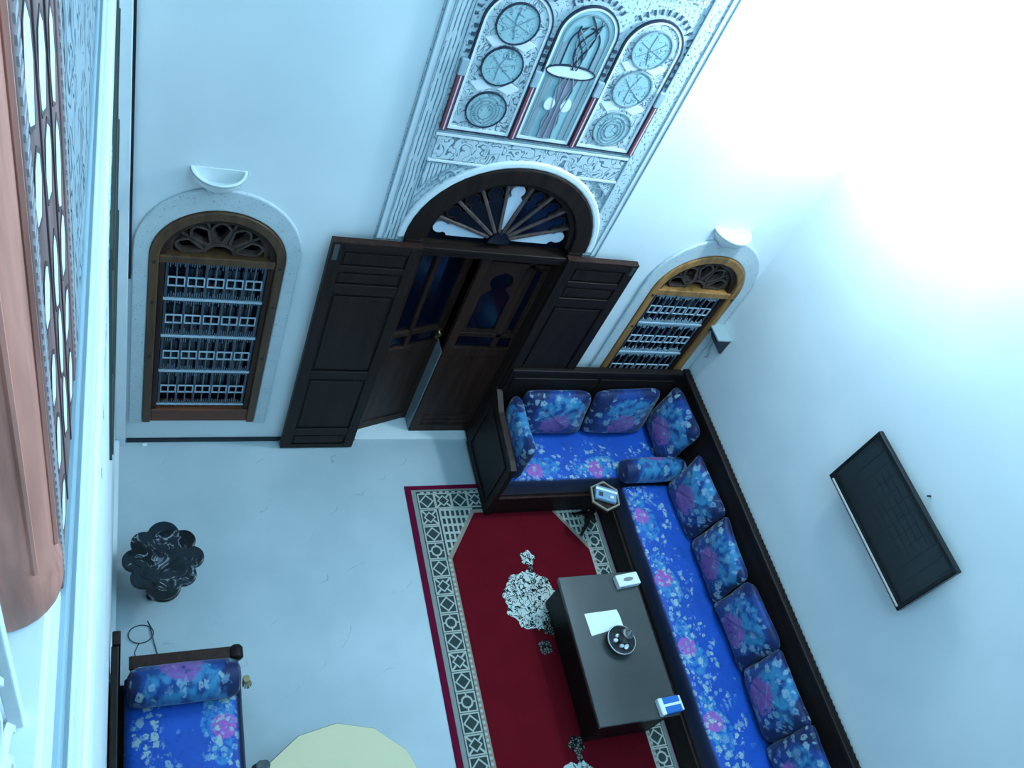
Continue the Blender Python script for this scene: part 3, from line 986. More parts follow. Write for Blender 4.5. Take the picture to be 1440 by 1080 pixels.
# ------------------------------------------------------------------ wall sconces and bracket
def sconce(loc, label):
    t = thing('wall_sconce', label, 'sconce', loc, 0, 'half-bowl wall sconces')
    prof = [(0.03, -0.15), (0.075, -0.115), (0.085, -0.10), (0.12, -0.075), (0.15, -0.03), (0.158, 0.0), (0.166, 0.004), (0.166, 0.02), (0.15, 0.02), (0.142, 0.0), (0.11, -0.055), (0.06, -0.085), (0.0, -0.09)]
    obj('bowl', MB().lathe(prof, n=22, a0=PI, a1=2 * PI), MAT['white'], t, smooth=True)
    obj('rim', MB().tube([(0.166 * math.cos(PI + PI * i / 20), 0.166 * math.sin(PI + PI * i / 20), 0.012) for i in range(21)], 0.006, 6), MAT['greyshelf'], t, smooth=True)
    obj('back_plate', MB().box(-0.15, 0.15, -0.006, 0.0, -0.10, 0.02), MAT['white'], t)
    return t


sconce((0.487, 0, 2.985), 'white half-bowl wall sconce above the left window')
sconce((4.36, 0, 2.93), 'white half-bowl wall sconce above the right window, near the bright corner')
t = thing('wall_bracket', 'small dark curved bracket with pale flat top on the right wall by the window', 'bracket', (RW, -0.115, 1.84))
cur = [(0.0, 0.0), (-0.13, 0.0), (-0.135, -0.03), (-0.115, -0.05), (-0.085, -0.08), (-0.06, -0.13), (-0.03, -0.17), (0.0, -0.18)]
obj('body', MB().prism(cur, -0.095, 0.095), MAT['darkmetal'], t)
obj('top_plate', MB().box(-0.15, 0, -0.105, 0.105, 0.0, 0.02), MAT['greyshelf'], t, bevel=0.004)
obj('wire', MB().tube([(-0.012, 0.06, -0.17), (-0.02, 0.03, -0.28), (-0.012, 0.0, -0.33), (-0.01, 0.02, -0.37)], 0.006, 6), MAT['greyshelf'], t)

# ------------------------------------------------------------------ television on the right wall
t = thing('television', 'black flat television mounted on the right wall above the long sofa', 'television', (RW, -2.395, 2.25))
obj('mount', MB().box(-0.05, 0.0, -0.2, 0.2, 0.15, 0.45), MAT['darkmetal'], t)
obj('casing', MB().box(-0.09, -0.05, -0.545, 0.545, 0.0, 0.60), MAT['black'], t, bevel=0.006)
bz = MB().line([(-0.53, 0.06), (0.53, 0.06), (0.53, 0.585), (-0.53, 0.585)], 0.03, -0.096, -0.085, 'yz', True)
obj('bezel', bz, MAT['black'], t)
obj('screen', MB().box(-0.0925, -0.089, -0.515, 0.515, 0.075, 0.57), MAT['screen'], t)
o = obj('trim_strip', MB().box(-0.10, -0.088, -0.52, 0.50, 0.022, 0.034), MAT['silver'], t)
o['label'] = 'silver strip along the bottom edge'
o = obj('nail', MB().tube([(RW, -2.404, 2.885), (RW - 0.03, -2.404, 2.89)], 0.008, 6), MAT['darkmetal'])
tag(o, 'tiny dark nail in the wall just above the television', 'nail')

# ------------------------------------------------------------------ rug
rg = thing('rug', 'large deep red rug with cream geometric border under the coffee table', 'rug', (0, 0, 0))
x0, x1, y0, y1 = 2.314, 4.25, -4.9, -0.53
obj('rim', MB().box(x0, x1, y0, y1, 0.0, 0.010), MAT['rugrim'], rg)
obj('grey_band', MB().box(x0 + 0.055, x1 - 0.055, y0 + 0.055, y1 - 0.045, 0.0, 0.0125), MAT['ruggrey'], rg)
obj('border_ground', MB().box(x0 + 0.095, x1 - 0.095, y0 + 0.095, y1 - 0.065, 0.0, 0.0145), MAT['rugdark'], rg)
octo = [(2.625, -1.275), (2.925, -0.835), (3.70, -0.835), (3.985, -1.275), (3.985, -4.15), (3.70, -4.60), (2.925, -4.60), (2.625, -4.15)]
oc2 = [(2.585, -1.262), (2.895, -0.80), (3.73, -0.80), (4.025, -1.262), (4.025, -4.165), (3.73, -4.635), (2.895, -4.635), (2.585, -4.165)]
obj('tan_line', MB().prism(oc2, 0.0, 0.0155, 'xy'), MAT['rugtan'], rg)
obj('field', MB().prism(octo, 0.0, 0.018, 'xy'), MAT['rugred'], rg)
zy0, zy1 = 0.0144, 0.0162
# border cells: cream frames, diamonds and little stars
tile = [None, None, None]


def cell(kind):
    q = MB()
    h = 0.074
    q.line([(-h, -h), (h, -h), (h, h), (-h, h)], 0.016, zy0, zy1, 'xy', True)
    if kind == 0:
        q.line([(0, -0.060), (0.060, 0), (0, 0.060), (-0.060, 0)], 0.017, zy0, zy1, 'xy', True)
    elif kind == 1:
        q.line([(0, -0.05), (0.05, 0), (0, 0.05), (-0.05, 0)], 0.016, zy0, zy1, 'xy', True)
        for sx, sy in ((1, 1), (1, -1), (-1, 1), (-1, -1)):
            q.line([(sx * 0.03, sy * 0.03), (sx * h, sy * h)], 0.016, zy0, zy1, 'xy')
    else:
        q.line([(0.045 * math.cos(PI * i / 5), 0.045 * math.sin(PI * i / 5)) for i in range(10)], 0.016, zy0, zy1, 'xy', True)
        q.line([(-h, 0), (-0.045, 0)], 0.012, zy0, zy1, 'xy').line([(h, 0), (0.045, 0)], 0.012, zy0, zy1, 'xy')
        q.line([(0, -h), (0, -0.045)], 0.012, zy0, zy1, 'xy').line([(0, h), (0, 0.045)], 0.012, zy0, zy1, 'xy')
    return q.mesh('border_motif', MAT['rugcream'])


for k in range(3):
    tile[k] = cell(k)
cx_l, cx_r, cy_t = x0 + 0.182, x1 - 0.182, y1 - 0.165
i = 0
y = cy_t
while y > y0 + 0.2:
    for cx in (cx_l, cx_r):
        obj('border_motif', tile[(0, 1, 0, 2)[i % 4]], None, rg, loc=(cx, y, 0))
    i += 1
    y -= 0.165
nx = int(round((cx_r - cx_l) / 0.165))
for j in range(1, nx):
    obj('border_motif', tile[(0, 1)[j % 2]], None, rg, loc=(cx_l + (cx_r - cx_l) * j / nx, cy_t, 0))
# fine stripes beside the border, lattice in the corners
q = MB()
for k in range(62):
    y = -1.30 - k * 0.045
    for xx in (2.600, 4.010):
        q.box(xx - 0.012, xx + 0.010, y, y + 0.022, 0.0144, 0.0168)
for k in range(28):
    xx = 2.45 + k * 0.06
    q.box(xx, xx + 0.035, y1 - 0.082, y1 - 0.07, 0.0144, 0.016)
o = obj('border_dashes', q, MAT['rugcream'], rg)
o['kind'] = 'stuff'
for s in (-1, 1):
    q = MB()
    X0 = 2.60 if s < 0 else 4.01
    for c_ in range(7):           # bars across, then bars along, one a hair above the other
        a = 0.047 * c_
        ln = 0.47 * (1 - (a + 0.01) / 0.33)
        if ln > 0.03:
            q.box(X0 - s * a - 0.009, X0 - s * a + 0.009, -0.785 - ln, -0.785, 0.0144, 0.0172)
    for r in range(6):
        b = 0.078 * r
        ln = 0.33 * (1 - (b + 0.02) / 0.47)
        if ln > 0.03:
            xa, xb = sorted((X0, X0 - s * ln))
            q.box(xa, xb, -0.79 - b - 0.011, -0.79 - b + 0.011, 0.0144, 0.0176)
    o = obj('corner_lattice', q, MAT['rugcream'], rg)


def blob(cx, cy, r, lobes, amp, seed, n=72):
    rr = random.Random(seed)
    ph = rr.uniform(0, 6)
    return [(cx + r * (1 + amp * math.sin(lobes * 2 * PI * i / n + ph) + 0.05 * rr.uniform(-1, 1)) * math.cos(2 * PI * i / n),
             cy + r * 1.06 * (1 + amp * math.sin(lobes * 2 * PI * i / n + ph) + 0.05 * rr.uniform(-1, 1)) * math.sin(2 * PI * i / n)) for i in range(n)]


for cy, sd in ((-1.72, 3), (-3.36, 5)):
    md = obj('medallion', MB().prism(blob(3.27, cy, 0.255, 9, 0.04, sd), 0.017, 0.0205, 'xy'), MAT['blossom'], rg)
    obj('finial', MB().prism(blob(3.335, cy + 0.40, 0.065, 5, 0.14, sd + 1), 0.017, 0.0205, 'xy'), MAT['blossom' if sd == 3 else 'blossom2'], md)
    obj('finial_neck', MB().prism([(3.31, cy + 0.25), (3.36, cy + 0.25), (3.355, cy + 0.36), (3.315, cy + 0.36)], 0.017, 0.0202, 'xy'), MAT['blossom2'], md)
    obj('finial', MB().prism(blob(3.285, cy - 0.43, 0.06, 4, 0.10, sd + 2), 0.017, 0.0205, 'xy'), MAT['blossom2'], md)
    obj('leaf', MB().prism(blob(3.38, cy - 0.26, 0.07, 5, 0.16, sd + 4), 0.0175, 0.021, 'xy'), MAT['blossom2'], md)

# ------------------------------------------------------------------ corner sofas
sf = thing('sofa_bench', 'short dark wooden sofa frame against the back wall under the right window', 'sofa', (0, 0, 0))
ax = 3.04
obj('backboard', MB().box(3.06, 4.80, -0.125, -0.075, 0.0, 1.20), MAT['bwood'], sf, bevel=0.006)
obj('cap_rail', MB().box(3.05, 4.81, -0.135, -0.068, 1.20, 1.245), MAT['bwood'], sf, bevel=0.008)
for a, b in ((3.10, 3.93), (3.97, 4.77)):
    obj('raised_panel', MB().box(a, b, -0.137, -0.125, 0.62, 1.14), MAT['bwood'], sf, bevel=0.008)
arm = [(-0.07, 0.022), (-0.07, 0.93), (-0.12, 0.93), (-0.30, 0.84), (-0.78, 0.80), (-0.85, 0.78), (-0.87, 0.70), (-0.87, 0.022)]
obj('arm_panel', MB().prism(arm, 3.01, 3.06, 'yz'), MAT['bwoody'], sf, bevel=0.006)
obj('arm_moulding', MB().line([(-0.14, 0.12), (-0.14, 0.76), (-0.78, 0.70), (-0.78, 0.12)], 0.03, 2.998, 3.01, 'yz', True), MAT['bwoody'], sf, bevel=0.004)
obj('arm_cap', MB().line([(-0.10, 0.935), (-0.30, 0.85), (-0.78, 0.81), (-0.87, 0.785)], 0.016, 3.005, 3.062, 'yz'), MAT['rwood'], sf, bevel=0.004)
obj('front_rail', MB().box(3.06, 4.16, -0.86, -0.82, 0.03, 0.30), MAT['bwood'], sf, bevel=0.005)
obj('front_cap', MB().box(3.06, 4.16, -0.875, -0.815, 0.30, 0.325), MAT['rwood'], sf, bevel=0.004)
obj('platform', MB().box(3.06, 4.86, -0.82, -0.125, 0.10, 0.30), MAT['bwood'], sf)
for x in (3.03, 4.10):
    obj('foot', MB().box(x, x + 0.06, -0.86, -0.80, 0.019, 0.06), MAT['bwood'], sf)

ls = thing('sofa_bench', 'long dark wooden sofa frame along the right wall below the television', 'sofa', (0, 0, 0))
obj('backboard', MB().box(4.885, 4.935, -5.6, -0.02, 0.0, 1.16), MAT['bwoody'], ls, bevel=0.006)
obj('cap_rail', MB().box(4.875, 4.942, -5.6, -0.02, 1.16, 1.20), MAT['bwoody'], ls, bevel=0.008)
q = MB()
for k in range(110):
    y = -0.06 - k * 0.05
    q.lathe([(0.0, -0.012), (0.016, 0.0), (0.0, 0.016)], (4.925, y, 1.205), n=7)
o = obj('bead_moulding', q, MAT['bwoody'], ls)
o['kind'] = 'stuff'
obj('front_rail', MB().box(4.20, 4.24, -5.6, -0.90, 0.03, 0.27), MAT['bwoody'], ls, bevel=0.005)
obj('front_cap', MB().box(4.185, 4.245, -5.6, -0.90, 0.27, 0.295), MAT['rwood'], ls, bevel=0.004)
obj('platform', MB().box(4.24, 4.885, -5.6, -0.86, 0.10, 0.29), MAT['bwoody'], ls)
for y in (-0.98, -2.5, -4.0, -5.5):
    obj('foot', MB().box(4.20, 4.26, y, y + 0.06, 0.019, 0.06), MAT['bwoody'], ls)


def mattress(name, L, Wd, H, loc, rz, label, mt='seat'):
    """flat padded seat: local x runs along the front edge, y from front to back"""
    q = MB()
    nx = max(8, int(L / 0.09))
    ny, R = 12, 0.06
    prof = [(0.0, 0.0), (-0.012, 0.03), (-0.014, H * 0.5), (-0.006, H - 0.06), (0.012, H - 0.022), (0.045, H - 0.004), (0.10, H)]
    prof += [(0.10 + (Wd - 0.16) * k / 8, H + 0.008 * math.sin(PI * k / 8)) for k in range(1, 9)] + [(Wd - 0.02, H - 0.02), (Wd, H - 0.06), (Wd, 0.0)]
    m = len(prof)
    for i in range(nx + 1):
        u = L * i / nx
        for v, z in prof:
            wv = 0.004 * math.sin(u * 23 + v * 9) + 0.004 * math.sin(u * 11 - v * 17)
            q.v.append((u, v, z + (wv if z > 0.02 else 0)))
    for i in range(nx):
        for j in range(m - 1):
            q.f.append((i * m + j, (i + 1) * m + j, (i + 1) * m + j + 1, i * m + j + 1))
        q.f.append((i * m + m - 1, (i + 1) * m + m - 1, (i + 1) * m, i * m))
    q.f.append(tuple(range(m)))
    q.f.append(tuple(nx * m + j for j in reversed(range(m))))
    o = obj(name, q, MAT[mt], None, True, loc=loc, rot=(0, 0, rz))
    return tag(o, label, 'mattress')


mattress('seat_mattress', 1.70, 0.70, 0.20, (3.07, -0.835, 0.325), 0, 'blue brocade seat mattress on the short sofa against the back wall')
mattress('seat_mattress', 4.55, 0.66, 0.20, (4.215, -0.895, 0.295), -PI / 2, 'long blue brocade seat mattress on the sofa along the right wall')


def cushion(hx, hy, hz, loc, rot, m, label, group, e=0.36, lump=0.035):
    q = MB().pillow(hx, hy, hz, e=e, lump=lump, seed=loc[1] * 7.3 + loc[0] * 3.1)
    o = obj('cushion', q, MAT['cush'][m], None, True, loc=loc, rot=rot)
    return tag(o, label, 'cushion', group)


gB, gR = 'cushions on the short sofa', 'back cushions on the long sofa'
# (local x = width, local y = thickness, local z = height; the shown face looks along -y)
cushion(0.37, 0.105, 0.275, (3.57, -0.25, 0.79), (-0.16, 0, 0), 0, 'left of the two blue cushions leaning on the backboard under the right window', gB)
cushion(0.365, 0.105, 0.295, (4.285, -0.25, 0.805), (-0.16, 0, 0.03), 1, 'right of the two blue cushions leaning on the backboard under the right window', gB)
cushion(0.33, 0.09, 0.25, (3.16, -0.50, 0.77), (0, 0, PI / 2), 2, 'blue cushion propped inside the wooden left arm of the short sofa', gB)
ys = [(-0.45, 0), (-1.20, 2), (-1.80, 0), (-2.41, 1), (-3.02, 2), (-3.62, 0)]
lab = ['blue cushion standing in the corner where the two sofas meet',
       'first blue back cushion below the bolster on the long sofa',
       'second blue back cushion below the bolster on the long sofa',
       'third blue back cushion below the bolster, beside the middle of the coffee table',
       'fourth blue back cushion below the bolster, level with the near table edge',
       'blue back cushion at the bottom edge of the picture, cut off by the frame',
       ]
for k, (y, m) in enumerate(ys):
    if k == 0:
        cushion(0.30, 0.10, 0.31, (4.765, y, 0.84), (-0.16, 0, -PI / 2), m, lab[k], gR)
    else:
        cushion(0.317, 0.088, 0.26 + 0.012 * (k % 2), (4.783, y, 0.768), (-0.14, 0, -PI / 2 + (0.04 if k % 2 else -0.04)), m, lab[k], gR, 0.27, 0.05)
# bolster between the two seats
q = MB()
prof = [(0.0, -0.34), (0.06, -0.34), (0.098, -0.325), (0.112, -0.29), (0.118, -0.1), (0.120, 0.0), (0.118, 0.1), (0.112, 0.29), (0.098, 0.325), (0.06, 0.34), (0.0, 0.34)]
q.lathe(prof, n=28)
q.v = [(z, y, x) for x, y, z in q.v]
o = obj('bolster', q, MAT['cush'][1], None, True, loc=(4.545, -0.79, 0.615), rot=(0.9, 0, 0.02))
tag(o, 'round blue bolster lying across the corner between the two sofas', 'bolster')

# ------------------------------------------------------------------ corner pedestal table with a pack on it
t = thing('pedestal_table', 'small dark pedestal table with angular top in the sofa corner', 'table', (3.995, -1.01, 0.018))
hexo = [(0.158 * math.cos(PI / 3 * i + 0.35), 0.158 * math.sin(PI / 3 * i + 0.35)) for i in range(6)]
hexi = [(0.138 * math.cos(PI / 3 * i + 0.35), 0.138 * math.sin(PI / 3 * i + 0.35)) for i in range(6)]
obj('top', MB().prism(hexo, 0.49, 0.515, 'xy'), MAT['rwood'], t, bevel=0.005)
obj('top_rim', MB().ring(hexo, hexi, 0.515, 0.535, 'xy'), MAT['rugtan'], t, bevel=0.003)
obj('column', MB().lathe([(0.035, 0.12), (0.045, 0.16), (0.025, 0.22), (0.032, 0.32), (0.02, 0.40), (0.05, 0.47), (0.06, 0.49)], n=16), MAT['tablewood'], t, smooth=True)
for k in range(3):
    a = 2.2 + k * 2 * PI / 3
    c, s = math.cos(a), math.sin(a)
    obj('leg', MB().tube([(0.02 * c, 0.02 * s, 0.17), (0.07 * c, 0.07 * s, 0.12), (0.115 * c, 0.115 * s, 0.03), (0.14 * c, 0.14 * s, 0.014)], [0.022, 0.02, 0.015, 0.014]), MAT['tablewood'], t, smooth=True)
t = thing('tissue_pack', 'shiny white and grey-blue tissue pack on the corner pedestal table', 'tissue pack', (3.995, -1.005, 0.535))
t.rotation_euler = (0, 0, -0.35)
obj('pack', MB().box(-0.105, 0.105, -0.07, 0.07, 0, 0.05), plain('grey_blue_film', (128, 160, 186), 0.25), t, bevel=0.014)
obj('band', MB().box(-0.106, 0.106, 0.02, 0.045, 0.001, 0.052), MAT['tissue'], t, bevel=0.004)
obj('flap', MB().box(-0.075, -0.035, -0.045, 0.0, 0.05, 0.053), MAT['cable'], t)
obj('tuft', MB().pillow(0.022, 0.018, 0.02), MAT['tissue'], t, True, loc=(0.045, -0.035, 0.055))

# ------------------------------------------------------------------ coffee table and what is on it
tx0, tx1, ty0, ty1, tz = 3.325, 4.055, -2.975, -1.737, 0.50
t = thing('coffee_table', 'long dark coffee table with smoked glossy top on the red rug', 'table', ((tx0 + tx1) / 2, (ty0 + ty1) / 2, 0.018))
hx, hy = (tx1 - tx0) / 2, (ty1 - ty0) / 2
obj('top', MB().box(-hx, hx, -hy, hy, 0.445, 0.482), MAT['tabletop'], t, bevel=0.006)
for sx in (-1, 1):
    a, b = sorted((sx * (hx - 0.06), sx * (hx - 0.085)))
    obj('side_panel', MB().box(a, b, -hy + 0.02, hy - 0.02, 0.03, 0.445), MAT['tablewood'], t, bevel=0.004)
    a, b = sorted((sx * (hy - 0.02), sx * (hy - 0.045)))
    obj('end_panel', MB().box(-hx + 0.085, hx - 0.085, a, b, 0.03, 0.445), MAT['tablewood'], t, bevel=0.004)
    for sy in (-1, 1):
        obj('foot', MB().box(sx * (hx - 0.095) - 0.03, sx * (hx - 0.095) + 0.03, sy * (hy - 0.055) - 0.03, sy * (hy - 0.055) + 0.03, 0.001, 0.03), MAT['tablewood'], t)

t = thing('tissue_box', 'white tissue box on the far right corner of the coffee table', 'tissue box', (3.945, -1.83, 0.50))
t.rotation_euler = (0, 0, 0.10)
obj('carton', MB().box(-0.11, 0.11, -0.055, 0.055, 0, 0.06), MAT['tissue'], t, bevel=0.008)
obj('slot', MB().prism([(0.05 * math.cos(PI * i / 8), 0.018 * math.sin(PI * i / 8)) for i in range(16)], 0.06, 0.062, 'xy'), MAT['ruggrey'], t)
obj('print', MB().box(-0.08, -0.05, -0.0565, -0.0555, 0.02, 0.045), MAT['rugtan'], t)
q = MB()
pp = [(3.478, -2.265), (3.792, -2.215), (3.788, -2.12), (3.776, -2.065), (3.468, -2.075)]
q.prism(pp, 0.5, 0.502, 'xy')
o = obj('paper_sheet', q, MAT['paper'])
tag(o, 'white sheet of paper lying flat in the middle of the coffee table', 'paper')
t = thing('metal_bowl', 'shiny metal bowl beside the paper on the coffee table', 'bowl', (3.70, -2.345, 0.50))
obj('bowl', MB().lathe([(0.05, 0.0), (0.055, 0.008), (0.09, 0.025), (0.118, 0.055), (0.124, 0.062), (0.118, 0.064), (0.085, 0.032), (0.04, 0.016), (0.0, 0.014)], n=32), MAT['pewter'], t, smooth=True)
obj('rim', MB().tube([(0.121 * math.cos(2 * PI * i / 32), 0.121 * math.sin(2 * PI * i / 32), 0.063) for i in range(33)], 0.006, 6, False), MAT['steel'], t, smooth=True)
for k, (x, y) in enumerate(((-0.04, 0.01), (0.0, -0.04), (-0.01, 0.045))):
    o = obj('lump', MB().pillow(0.02, 0.016, 0.015), MAT['tissue'], None, True, loc=(3.70 + x, -2.345 + y, 0.535))
    tag(o, ['small pale lump at the left inside the metal bowl', 'small pale lump at the front inside the metal bowl', 'small pale lump at the back inside the metal bowl'][k], 'lump', 'pale lumps in the bowl')
o = obj('oval_piece', MB().pillow(0.028, 0.016, 0.004), MAT['paper'], None, True, loc=(3.735, -2.40, 0.545), rot=(0.0, 0.0, 0.7))
tag(o, 'small white oval piece near the front rim of the metal bowl', 'lump')
t = thing('shaker', 'dark conical shaker standing in the metal bowl', 'shaker', (3.735, -2.325, 0.522))
obj('body', MB().lathe([(0.04, 0.0), (0.05, 0.02), (0.055, 0.08), (0.045, 0.115), (0.0, 0.12)], n=20), MAT['pewter'], t, smooth=True)
obj('tip', MB().lathe([(0.03, 0.115), (0.018, 0.145), (0.004, 0.17), (0.0, 0.17)], n=14), MAT['steel'], t, smooth=True)
t = thing('tissue_pack', 'blue and white tissue pack on the near right corner of the coffee table', 'tissue pack', (3.965, -2.90, 0.50))
t.rotation_euler = (0, 0, 0.06)
obj('pack', MB().box(-0.095, 0.095, -0.065, 0.065, 0, 0.055), MAT['bluepack'], t, bevel=0.014)
obj('band', MB().box(-0.097, 0.097, -0.010, 0.010, 0.002, 0.0575), MAT['tissue'], t)
obj('end_fold', MB().box(-0.105, -0.06, -0.066, 0.066, 0.0, 0.057), MAT['tissue'], t, bevel=0.010)
obj('end_fold', MB().box(0.085, 0.108, -0.06, 0.06, 0.004, 0.053), MAT['tissue'], t, bevel=0.008)

# ------------------------------------------------------------------ lobed black table on the left
t = thing('lobed_side_table', 'black lacquered side table with a scalloped flower-shaped top by the left wall', 'table', (0.255, -1.34, 0))
pts = []
lob = [(i * PI / 4 + PI / 8) for i in range(8)]
N = 160
for i in range(N):
    a = 2 * PI * i / N
    r = 0.17
    for c_ in range(8):
        ang = -PI / 2 + c_ * PI / 4
        dist, rad = (0.19, 0.088)
        if c_ == 0:
            dist, rad = 0.215, 0.115
        if c_ == 4:
            dist, rad = 0.19, 0.11
        # ray / circle intersection
        dx = a - ang
        bq = dist * math.cos(dx)
        dq = rad * rad - (dist * math.sin(dx)) ** 2
        if dq > 0 and bq > 0:
            r = max(r, bq + math.sqrt(dq))
    pts.append((r * math.cos(a), r * math.sin(a)))
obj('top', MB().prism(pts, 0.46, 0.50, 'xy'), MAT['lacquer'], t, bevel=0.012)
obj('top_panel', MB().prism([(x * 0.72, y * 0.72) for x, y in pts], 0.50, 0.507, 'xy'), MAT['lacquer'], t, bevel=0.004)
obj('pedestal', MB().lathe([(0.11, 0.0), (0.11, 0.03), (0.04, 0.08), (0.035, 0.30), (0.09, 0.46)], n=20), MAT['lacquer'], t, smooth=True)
for k in range(4):
    a = PI / 4 + k * PI / 2
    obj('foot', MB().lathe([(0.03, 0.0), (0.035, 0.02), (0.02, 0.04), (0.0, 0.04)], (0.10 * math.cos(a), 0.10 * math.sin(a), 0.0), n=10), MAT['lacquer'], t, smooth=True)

# loose cable looped on the floor
pl = [(0.16, -1.60, 0.005)]
for i in range(26):
    a = 0.5 + 2 * PI * i / 24
    pl.append((0.115 + 0.085 * math.cos(a), -1.70 + 0.07 * math.sin(a), 0.006 + 0.0004 * i))
pl += [(0.20, -1.76, 0.012), (0.225, -1.86, 0.006), (0.21, -1.95, 0.005), (0.20, -2.03, 0.005)]
o = obj('cable', MB().tube(pl, 0.004, 6), MAT['cable'], None, True)
tag(o, 'thin dark cable looped on the floor between the black table and the left sofa', 'cable')
o = obj('cable', MB().tube([(0.10, -1.77, 0.004), (0.075, -1.83, 0.004), (0.08, -1.93, 0.004), (0.10, -2.03, 0.004)], 0.003, 6), MAT['cable'], None, True)
tag(o, 'short dark wire running from the cable loop under the left sofa', 'cable')
o = obj('paper_scrap', MB().prism([(0.12, -0.035), (0.155, -0.03), (0.158, -0.055), (0.125, -0.06)], 0.0, 0.008, 'xy'), MAT['paper'])
tag(o, 'tiny white scrap on the floor at the black skirting', 'scrap')

# ------------------------------------------------------------------ left sofa
lf = thing('sofa_bench', 'dark wooden sofa frame by the left wall at the lower left corner', 'sofa', (0, 0, 0))
obj('arm_board', MB().box(0.04, 0.73, -2.16, -2.10, 0.0, 0.58), MAT['bwood'], lf, bevel=0.006)
obj('arm_cap', MB().box(0.03, 0.72, -2.175, -2.085, 0.58, 0.605), MAT['rwood'], lf, bevel=0.006)
obj('scroll', MB().lathe([(0.0, -0.055), (0.03, -0.05), (0.046, -0.03), (0.046, 0.035), (0.03, 0.05), (0.0, 0.055)], n=18), MAT['bwood'], lf, True, loc=(0.705, -2.13, 0.59), rot=(PI / 2, 0, 0))
obj('back_post', MB().box(-0.07, -0.02, -2.12, -2.03, 0.0, 0.92), MAT['bwoody'], lf, bevel=0.008)
obj('backboard', MB().box(-0.075, -0.03, -4.6, -2.12, 0.0, 0.90), MAT['bwoody'], lf, bevel=0.008)
obj('front_rail', MB().box(0.69, 0.73, -4.6, -2.16, 0.03, 0.28), MAT['bwoody'], lf, bevel=0.005)
obj('platform', MB().box(-0.03, 0.69, -4.6, -2.16, 0.10, 0.28), MAT['bwoody'], lf)
for y in (-2.22, -4.5):
    obj('foot', MB().box(0.66, 0.72, y, y + 0.06, 0.0, 0.06), MAT['bwoody'], lf)
o = mattress('seat_mattress', 2.4, 0.73, 0.20, (0.735, -4.58, 0.285), PI / 2, 'blue brocade seat mattress on the sofa at the lower left', 'seat2')
q = MB()
q.lathe([(r, z) for r, z in [(0.0, -0.35), (0.07, -0.35), (0.11, -0.33), (0.128, -0.28), (0.132, 0.0), (0.128, 0.28), (0.11, 0.33), (0.07, 0.35), (0.0, 0.35)]], n=28)
q.v = [(z, y, x) for x, y, z in q.v]
o = obj('bolster', q, MAT['cush'][2], None, True, loc=(0.37, -2.30, 0.60), rot=(1.2, 0, 0))
tag(o, 'round blue bolster against the scrolled wooden arm of the lower left sofa', 'bolster')
t = thing('tassel', 'tan tassel hanging at the end of the lower left bolster', 'tassel', (0.755, -2.33, 0.62))
obj('knot', MB().pillow(0.024, 0.024, 0.024), MAT['tan'], t, True)
q = MB()
for k in range(14):
    a = k * 2.4
    q.tube([(0.008 * math.cos(a), 0.008 * math.sin(a), -0.01), (0.02 * math.cos(a) + 0.01, 0.02 * math.sin(a), -0.05), (0.03 * math.cos(a) + 0.015, 0.032 * math.sin(a), -0.10)], 0.005, 5)
o = obj('fringe', q, MAT['tan'], t)

# ------------------------------------------------------------------ pale round table at the bottom edge
t = thing('round_table', 'pale cream faceted table at the bottom edge beside the lower left sofa', 'table', (1.32, -3.27, 0))
rt = [(0.60 * math.cos(2 * PI * i / 14 + 0.18), 0.60 * math.sin(2 * PI * i / 14 + 0.18)) for i in range(14)]
obj('top', MB().prism(rt, 0.485, 0.51, 'xy'), MAT['cream'], t, bevel=0.003)
obj('rim', MB().ring([(x * 1.008, y * 1.008) for x, y in rt], [(x * 0.97, y * 0.97) for x, y in rt], 0.45, 0.497, 'xy'), MAT['edge'], t)
obj('pedestal', MB().lathe([(0.28, 0.0), (0.28, 0.03), (0.08, 0.07), (0.06, 0.30), (0.20, 0.46), (0.2, 0.485)], n=24), MAT['edge'], t, smooth=True)
t = thing('tassel', 'dark grey fuzzy tassel on the left rim of the pale faceted table', 'tassel', (0.84, -2.875, 0.50))
obj('knot', MB().pillow(0.045, 0.035, 0.03, crease=0.10), MAT['graycloth'], t, True)
q = MB()
for k in range(18):
    a = k * 2.4
    q.tube([(0.0, 0.0, 0.0), (0.03 * math.cos(a) - 0.01, 0.03 * math.sin(a), -0.03), (0.045 * math.cos(a) - 0.02, 0.04 * math.sin(a), -0.09)], 0.008, 5)
obj('fringe', q, MAT['graycloth'], t)

# ------------------------------------------------------------------ gallery front along the left edge
FX = -0.145
mb = MB()
mb.box(FX - 0.15, FX, -2.72, 0.0, 4.60, ZT)
struct(obj('wall_gallery_front', mb, MAT['c_gallery']), 'carved white plaster gallery wall at the upper left', 'wall')
cn = root('trim_5', (0, 0, 0), 'bright white stepped cornice running along the gallery edge', 'cornice')
obj('ledge', MB().box(FX - 0.10, -0.091, -5.2, -0.05, 4.27, 4.34), MAT['ledge'], cn, bevel=0.01)
obj('step', MB().box(FX - 0.10, -0.104, -5.2, -0.05, 4.34, 4.43), MAT['plaster_trim'], cn, bevel=0.006)
obj('step', MB().box(FX - 0.10, -0.118, -5.2, -0.05, 4.43, 4.53), MAT['plaster_trim'], cn, bevel=0.006)
obj('fillet', MB().box(FX - 0.10, -0.126, -5.2, -0.05, 4.53, 4.56), MAT['greymould'], cn)
obj('step', MB().box(FX - 0.10, -0.134, -5.2, -0.05, 4.56, 4.64), MAT['greyplaster'], cn, bevel=0.006)
q = MB()
for k in range(46):
    y = -2.9 + k * 0.035
    q.box(-0.094, -0.082 - 0.006 * rnd.random(), y, y + 0.018 + 0.01 * rnd.random(), 4.19 + 0.03 * rnd.random(), 4.27)
o = obj('chipped_edge', q, MAT['c_fleck'], cn)
o['kind'] = 'stuff'
